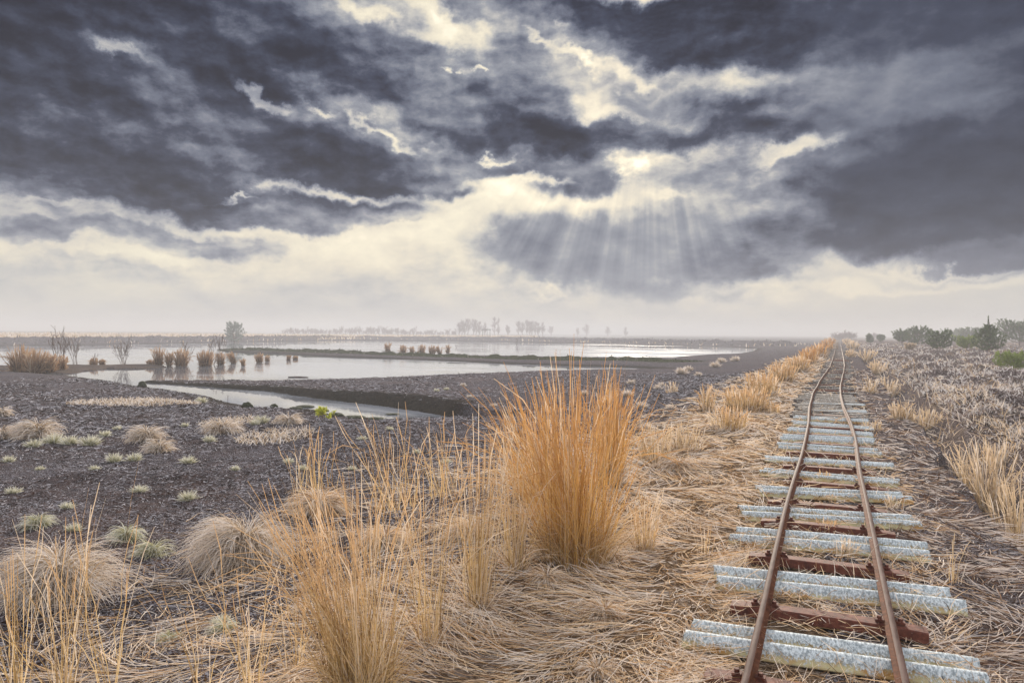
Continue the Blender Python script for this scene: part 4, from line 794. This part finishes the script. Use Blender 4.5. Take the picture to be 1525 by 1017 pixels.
def needles(tips, n, L, w, shoot=.18):
    R_, A, T = [], [], []
    P0 = np.array([t[0] for t in tips]); D0 = np.array([t[1] for t in tips]); m = len(tips)
    idx = np.repeat(np.arange(m), n); back = rng.uniform(0, shoot, m * n)[:, None]
    root = P0[idx] - D0[idx] * back; d = D0[idx] * rng.uniform(.3, 1.0, (m * n, 1)) + rng.normal(0, .55, (m * n, 3)); d /= np.linalg.norm(d, axis=1, keepdims=True)
    az = np.arctan2(d[:, 1], d[:, 0]); ti = np.arccos(np.clip(d[:, 2], -1, 1)); rn = np.repeat(rng.uniform(0, 1, m), n) * .6 + rng.uniform(0, .4, m * n)
    return blades(root, az, ti, np.zeros(m * n), L * rng.uniform(.7, 1.2, m * n), w, 1, rnd=rn)
def pine(name, px, py, tp_, wpx, label, group, shape='cone', mat=None, whorls=9, dens=1.0, base=None, dfix=None, nd=26, shoots=1.0):
    mat = mat or M_NEEDLE
    p = on_ground(px, py) if base is None else at(px, py, base)
    if dfix:
        d_ = ray(px, py); k = dfix / math.hypot(d_.x, d_.y); p = Vector((CAM.x + d_.x * k, CAM.y + d_.y * k, 0)); p.z = ground_z(p.x, p.y)
    d = math.hypot(p.x - CAM.x, p.y - CAM.y); s = d / FPX; top = CAM.z + (at_h(px, tp_) * d)
    H = max(.5, top - p.z); Wd = wpx * s * .5
    root = empty(name, (p.x, p.y, p.z - .03)); tag(root, label, 'pine tree' if H > 1.5 else 'young pine', group)
    out, tips = [], []; n = 8; rt = H * .018 + s * .2
    tr = [(np.array([0.02 * H * math.sin(i * 1.3), 0.015 * H * math.cos(i), H * i / n * .96]), rt * (1 - i / n * .8)) for i in range(n + 1)]
    segs = [(tr[i][0], tr[i + 1][0], tr[i][1], tr[i + 1][1]) for i in range(n)]
    v, f = tubes(segs, 7); mesh_np('trunk', v, f, M_BARK, root, smooth=True)
    lead = shape == 'cone'
    for wv in range(whorls):
        t = (wv + .3) / whorls; hz = H * ((.10 + .66 * t) if lead else (.10 + .74 * t))
        if lead: R_ = Wd * .9 * (1.0 * (1 - t) ** .8 + .10) * (1.0 if t > .12 else .75)
        else: R_ = Wd * .92 * math.sqrt(max(.04, 1 - ((t - .30) / .72) ** 2))
        nb = int((6 if t < .8 else 4) * dens + .5)
        for b in range(nb):
            a = b / nb * 2 * math.pi + wv * 1.1 + random.gauss(0, .2); RR = R_ * random.uniform(.72, 1.15)
            rise = .25 + .55 * t if lead else .35 + .5 * t
            q0 = np.array([0, 0, hz]); st = 5; pts = [q0]
            for i in range(st):
                u_ = (i + 1) / st; pts.append(np.array([math.cos(a) * RR * u_, math.sin(a) * RR * u_, hz + RR * (rise * u_ * .45 + .35 * u_ ** 2.2)]) + np.random.default_rng(wv * 100 + b * 10 + i).normal(0, RR * .02, 3))
            for i in range(st):
                out.append((pts[i], pts[i + 1], max(s * .25, rt * .35 * (1 - i / st * .7)), max(s * .2, rt * .35 * (1 - (i + 1) / st * .7))))
                if i >= 1:
                    for _ in range(int(3 * shoots + random.random())):
                        ds = np.array([math.cos(a) * .5, math.sin(a) * .5, .75]) + np.random.normal(0, .45, 3); ds /= np.linalg.norm(ds)
                        e = pts[i] + (pts[i + 1] - pts[i]) * random.random() + ds * RR * random.uniform(.12, .26); tips.append((e, ds))
            tips.append((pts[-1], (pts[-1] - pts[-2]) / (np.linalg.norm(pts[-1] - pts[-2]) + 1e-9) * .6 + np.array([0, 0, .5])))
    if lead:
        for i in range(12): tips.append((np.array([0, 0, H * (.78 + .22 * i / 11)]) + tr[-1][0] * [1, 1, 0], np.array([0, 0, 1.])))
    v, f = tubes(out); mesh_np('branches', v, f, M_BARK, root)
    blade_obj('crown', needles(tips, nd, max(.07, s * 1.5), max(.006, s * .38), shoot=max(.12, Wd * .13)), mat, root)
    return root
def at_h(px, py): d_ = ray(px, py); return d_.z / math.hypot(d_.x, d_.y)
pine('pine_tree', 1472, 531, 470, 46, 'tallest young pine with a pointed leader near the right edge', 'pines on the heath', 'cone', M_NEEDLE, 10, 1.1)
pine('pine_tree', 1399, 527, 492, 36, 'rounded bushy pine left of the tallest one', 'pines on the heath', 'round', M_NEEDLE, 6, 1.3)
pine('pine_tree', 1440, 523, 503, 34, 'low bright green pine bush touching the tallest pine', 'pines on the heath', 'round', M_NEEDLEY, 5, 1.2)
pine('pine_tree', 1508, 557, 525, 42, 'small yellowish green pine at the right edge', 'pines on the heath', 'round', M_NEEDLEY, 6, 1.3)
pine('pine_tree', 1367, 508, 486, 34, 'hazy dark pine group left of the rounded pine, its taller half', 'hazy pines behind the heath', 'round', M_NEEDLE, 6, 1.3, dfix=120)
pine('pine_tree', 1343, 507, 491, 24, 'hazy dark pine left of the taller hazy one', 'hazy pines behind the heath', 'round', M_NEEDLE, 5, 1.3, dfix=125)
pine('pine_tree', 1518, 515, 481, 52, 'large hazy pine cut off by the right edge', 'hazy pines behind the heath', 'round', M_NEEDLE, 7, 1.5, dfix=130)
pine('pine_tree', 1444, 508, 491, 30, 'grey hazy pine behind the tallest pine', 'hazy pines behind the heath', 'round', M_NEEDLE, 5, 1.3, dfix=190)
pine('pine_tree', 1424, 508, 494, 26, 'faint hazy pine between the rounded pine and the tallest one', 'hazy pines behind the heath', 'round', M_NEEDLE, 5, 1.2, dfix=230)
pine('pine_tree', 1295, 504, 495, 9, 'tiny dark pine right of the vanishing track', 'hazy pines behind the heath', 'round', M_NEEDLE, 4, 1.2, dfix=150)
pine('pine_tree', 1312, 505, 498, 9, 'tiny hazy pine between the vanishing track and the pine group', 'hazy pines behind the heath', 'round', M_NEEDLE, 4, 1.2, dfix=170)
pine('pine_tree', 1355, 526, 512, 14, 'little brownish pine on the heath left of the rounded pine', 'pines on the heath', 'round', M_HEATHGRASS, 4, 1.2)
pine('pine_tree', 348, 503, 476, 28, 'lone frosty rounded pine on the far bank', 'lone pine on the far bank', 'round', M_FROSTPINE, 6, 1.3, dfix=165)

def birch(label, px, tp_, wpx, dd_, group, name='birch_tree', mat=None):
    d_ = ray(px, 500); k = dd_ / math.hypot(d_.x, d_.y); x, y_ = CAM.x + d_.x * k, CAM.y + d_.y * k; z = ground_z(x, y_); s = dd_ / FPX
    H = CAM.z + at_h(px, tp_) * dd_ - z; root = empty(name, (x, y_, z - .05)); tag(root, label, 'tree' if name == 'birch_tree' else 'bush', group)
    out, tips = [], []
    n = 7; tr = [np.array([random.gauss(0, .02) * H, random.gauss(0, .02) * H, H * i / n]) for i in range(n + 1)]; rt = s * .45
    if name == 'birch_tree':
        v, f = tubes([(tr[i], tr[i + 1], rt * (1 - .6 * i / n), rt * (1 - .6 * (i + 1) / n)) for i in range(n)], 5); mesh_np('trunk', v, f, mat or M_BIRCHTWIG, root)
        for i in range(34):
            t = random.uniform(.12, .98); R_ = wpx * s * .5 * (1.15 - t) ** .6 * 1.1; a = random.uniform(0, 6.28)
            dv = np.array([math.cos(a) * .6, math.sin(a) * .6, .8]); grow(np.array([0, 0, H * t]), dv / np.linalg.norm(dv), R_ * random.uniform(.6, 1.1), s * .2, 2, out, tips, .4, .2, (2, 3), 3, .6)
    else:
        for i in range(26):
            a = random.uniform(0, 6.28); q = random.random() ** .5 * wpx * s * .55; t = random.uniform(.1, .6)
            dv = np.array([math.sin(t) * math.cos(a), math.sin(t) * math.sin(a), math.cos(t)]); grow(np.array([math.cos(a) * q, math.sin(a) * q, 0]), dv, H * random.uniform(.4, .62) * (1.1 - q / (wpx * s)), s * .22, 2, out, tips, .5, .2, (2, 3), 4, .55)
    v, f = tubes([(a, b, max(r0, s * .16), max(r1, s * .14)) for a, b, r0, r1 in out]); mesh_np('crown', v, f, mat or M_BIRCHTWIG, root)
    return root
bt = [(684, 482, 12), (688, 478, 12), (692, 481, 12), (697, 476, 14), (705, 477, 12), (709, 478, 11), (714, 481, 12), (722, 481, 9), (736, 473, 10), (742, 474, 8), (756, 485, 9), (772, 479, 12), (778, 482, 11), (785, 478, 12), (789, 481, 12), (792, 480, 12), (797, 481, 11), (801, 482, 10), (808, 482, 9), (821, 489, 12), (874, 485, 12), (860, 490, 8), (905, 489, 10), (932, 489, 9)]
for k, (x, tp_, w_) in enumerate(bt):
    birch('hazy leafless birch on the horizon, ' + (ordn[k] if k else 'first') + ' of the row from the left', x, tp_, w_, 400 if x < 740 else 430 if x < 815 else 560, 'hazy birches on the horizon')
for k, (x, tp_, w_, dd_) in enumerate([(440, 484, 30, 418), (462, 485, 28, 433), (486, 486, 28, 433), (515, 482, 34, 418), (540, 482, 34, 421), (565, 483, 30, 418), (590, 484, 30, 425), (615, 486, 28, 425), (640, 488, 28, 433), (668, 487, 26, 425)]):
    birch('hazy grey thicket bush on the far plain, ' + (ordn[k] if k else 'first') + ' from the left', x, tp_, w_, dd_, 'hazy thicket bushes on the far plain', 'thicket_bush')
for k, (x, tp_, w_, dd_, what) in enumerate([(1247, 490, 10, 300, 'small hazy bush just left of the vanishing point of the rails'), (1259, 489, 12, 310, 'hazy bush right above the vanishing rails'), (1268, 490, 10, 310, 'hazy bush right of the one above the vanishing rails'), (1303, 492, 8, 360, 'faint hazy bush right of the vanishing track')]):
    birch(what, x, tp_, w_, dd_, 'hazy bushes at the end of the track', 'thicket_bush')

# wooden frame on the far plain
d_ = ray(724, 500); k_ = 235 / math.hypot(d_.x, d_.y); fx0, fy0 = CAM.x + d_.x * k_, CAM.y + d_.y * k_; fz = ground_z(fx0, fy0)
hf = empty('wooden_frame', (fx0, fy0, fz), math.radians(YAW)); tag(hf, 'dark wooden frame with a horizontal board on the far plain', 'wooden frame')
def boxm(name, x0, x1, y0, y1, z0, z1, mat, parent):
    v = [(x, y, z) for z in (z0, z1) for y in (y0, y1) for x in (x0, x1)]
    return mesh_np(name, v, [(0, 2, 3, 1), (4, 5, 7, 6), (0, 1, 5, 4), (2, 6, 7, 3), (0, 4, 6, 2), (1, 3, 7, 5)], mat, parent)
ft = CAM.z + at_h(724, 490) * 235 - fz
for x in (-1.2, 1.15): boxm('post', x, x + .16, -.06, .08, -.2, ft - .30, M_TIMBER, hf)
boxm('board', -1.4, 1.5, -.1, .1, ft - .298, ft, M_TIMBER, hf); boxm('rear_post', 0.2, .34, .7, .84, -.2, ft - .3, M_TIMBER, hf)

# dark mossy clods by the shore, the lime green shrub, a floating stick
def clod(px, py, wpx, hpx, label, mat=M_MOSSY, name='peat_clod', flat=1.0):
    p = on_ground(px, py); s = math.hypot(p.x - CAM.x, p.y - CAM.y) / FPX
    nu, nv = 22, 12; u = np.linspace(0, 2 * math.pi, nu, endpoint=False); v_ = np.linspace(0, math.pi, nv)
    A, B = np.meshgrid(u, v_, indexing='ij'); x = np.sin(B) * np.cos(A); y_ = np.sin(B) * np.sin(A); z = np.cos(B)
    r = 1 + .5 * fbm(x * 2 + px, y_ * 2 + z * 1.7, 1.3, 3, 5) + .25 * fbm(x * 3 + px, y_ * 3 + z * 4, 3, 2, 6)
    V_ = np.stack([x * r * wpx * s * .5, y_ * r * wpx * s * .5, z * r * hpx * s * .75 + hpx * s * .2], -1).reshape(-1, 3)
    i = np.arange(nu)[:, None]; j = np.arange(nv - 1)[None]; i2 = (i + 1) % nu
    F = np.stack([i * nv + j, i * nv + j + 1, i2 * nv + j + 1, i2 * nv + j], -1).reshape(-1, 4)
    o = mesh_np(name, V_, F, mat); o.location = p; tag(o, label, 'peat clod', 'dark clods by the inlet'); return o
clod(212, 576, 11, 8, 'dark round clod on the frosty shore at the left of the inlet'); clod(368, 607, 16, 9, 'dark mossy clod on the near shore of the inlet'); clod(408, 606, 12, 6, 'smaller dark mossy clod right of the first one')
for k, (x, y_, w_, h_) in enumerate([(455, 606, 26, 3), (500, 619, 22, 6), (530, 622, 30, 5), (560, 624, 26, 5), (585, 617, 20, 2), (480, 612, 20, 3), (440, 609, 18, 4)]):
    clod(x, y_, w_, h_, 'low mossy patch at the inlet tip, %s from the left' % ordn[[1, 3, 4, 5, 6, 2, 0][k]].replace('nearest', 'first'))
p = on_ground(481, 630); s = math.hypot(p.x - CAM.x, p.y - CAM.y) / FPX
ls = empty('lime_shrub', p); tag(ls, 'small lime green shrub by the inlet tip', 'shrub')
out, tips = [], []
for k in range(9):
    a = random.uniform(0, 6.28); t = random.uniform(.1, 1.0); grow(np.array([0., 0, 0]), np.array([math.sin(t) * math.cos(a), math.sin(t) * math.sin(a), math.cos(t)]), .26, .004, 1, out, tips, .45, .2, (2, 3), 3, .5)
v, f = tubes(out); mesh_np('twigs', v, f, M_TWIG, ls); blade_obj('leaves', needles(tips, 14, .06, .02, .08), M_LIME, ls)
p = at(444, 562, WATER); v, f = tubes([(np.array([-.5, -.1, .02]), np.array([0, 0, .03]), .03, .035), (np.array([0, 0, .03]), np.array([.55, -.08, .02]), .035, .02)], 6)
o = mesh_np('floating_stick', v, f, M_TWIG); o.location = p; o.rotation_euler = (0, 0, math.radians(YAW)); tag(o, 'thin dark stick floating in the lake near the peat bank', 'stick')
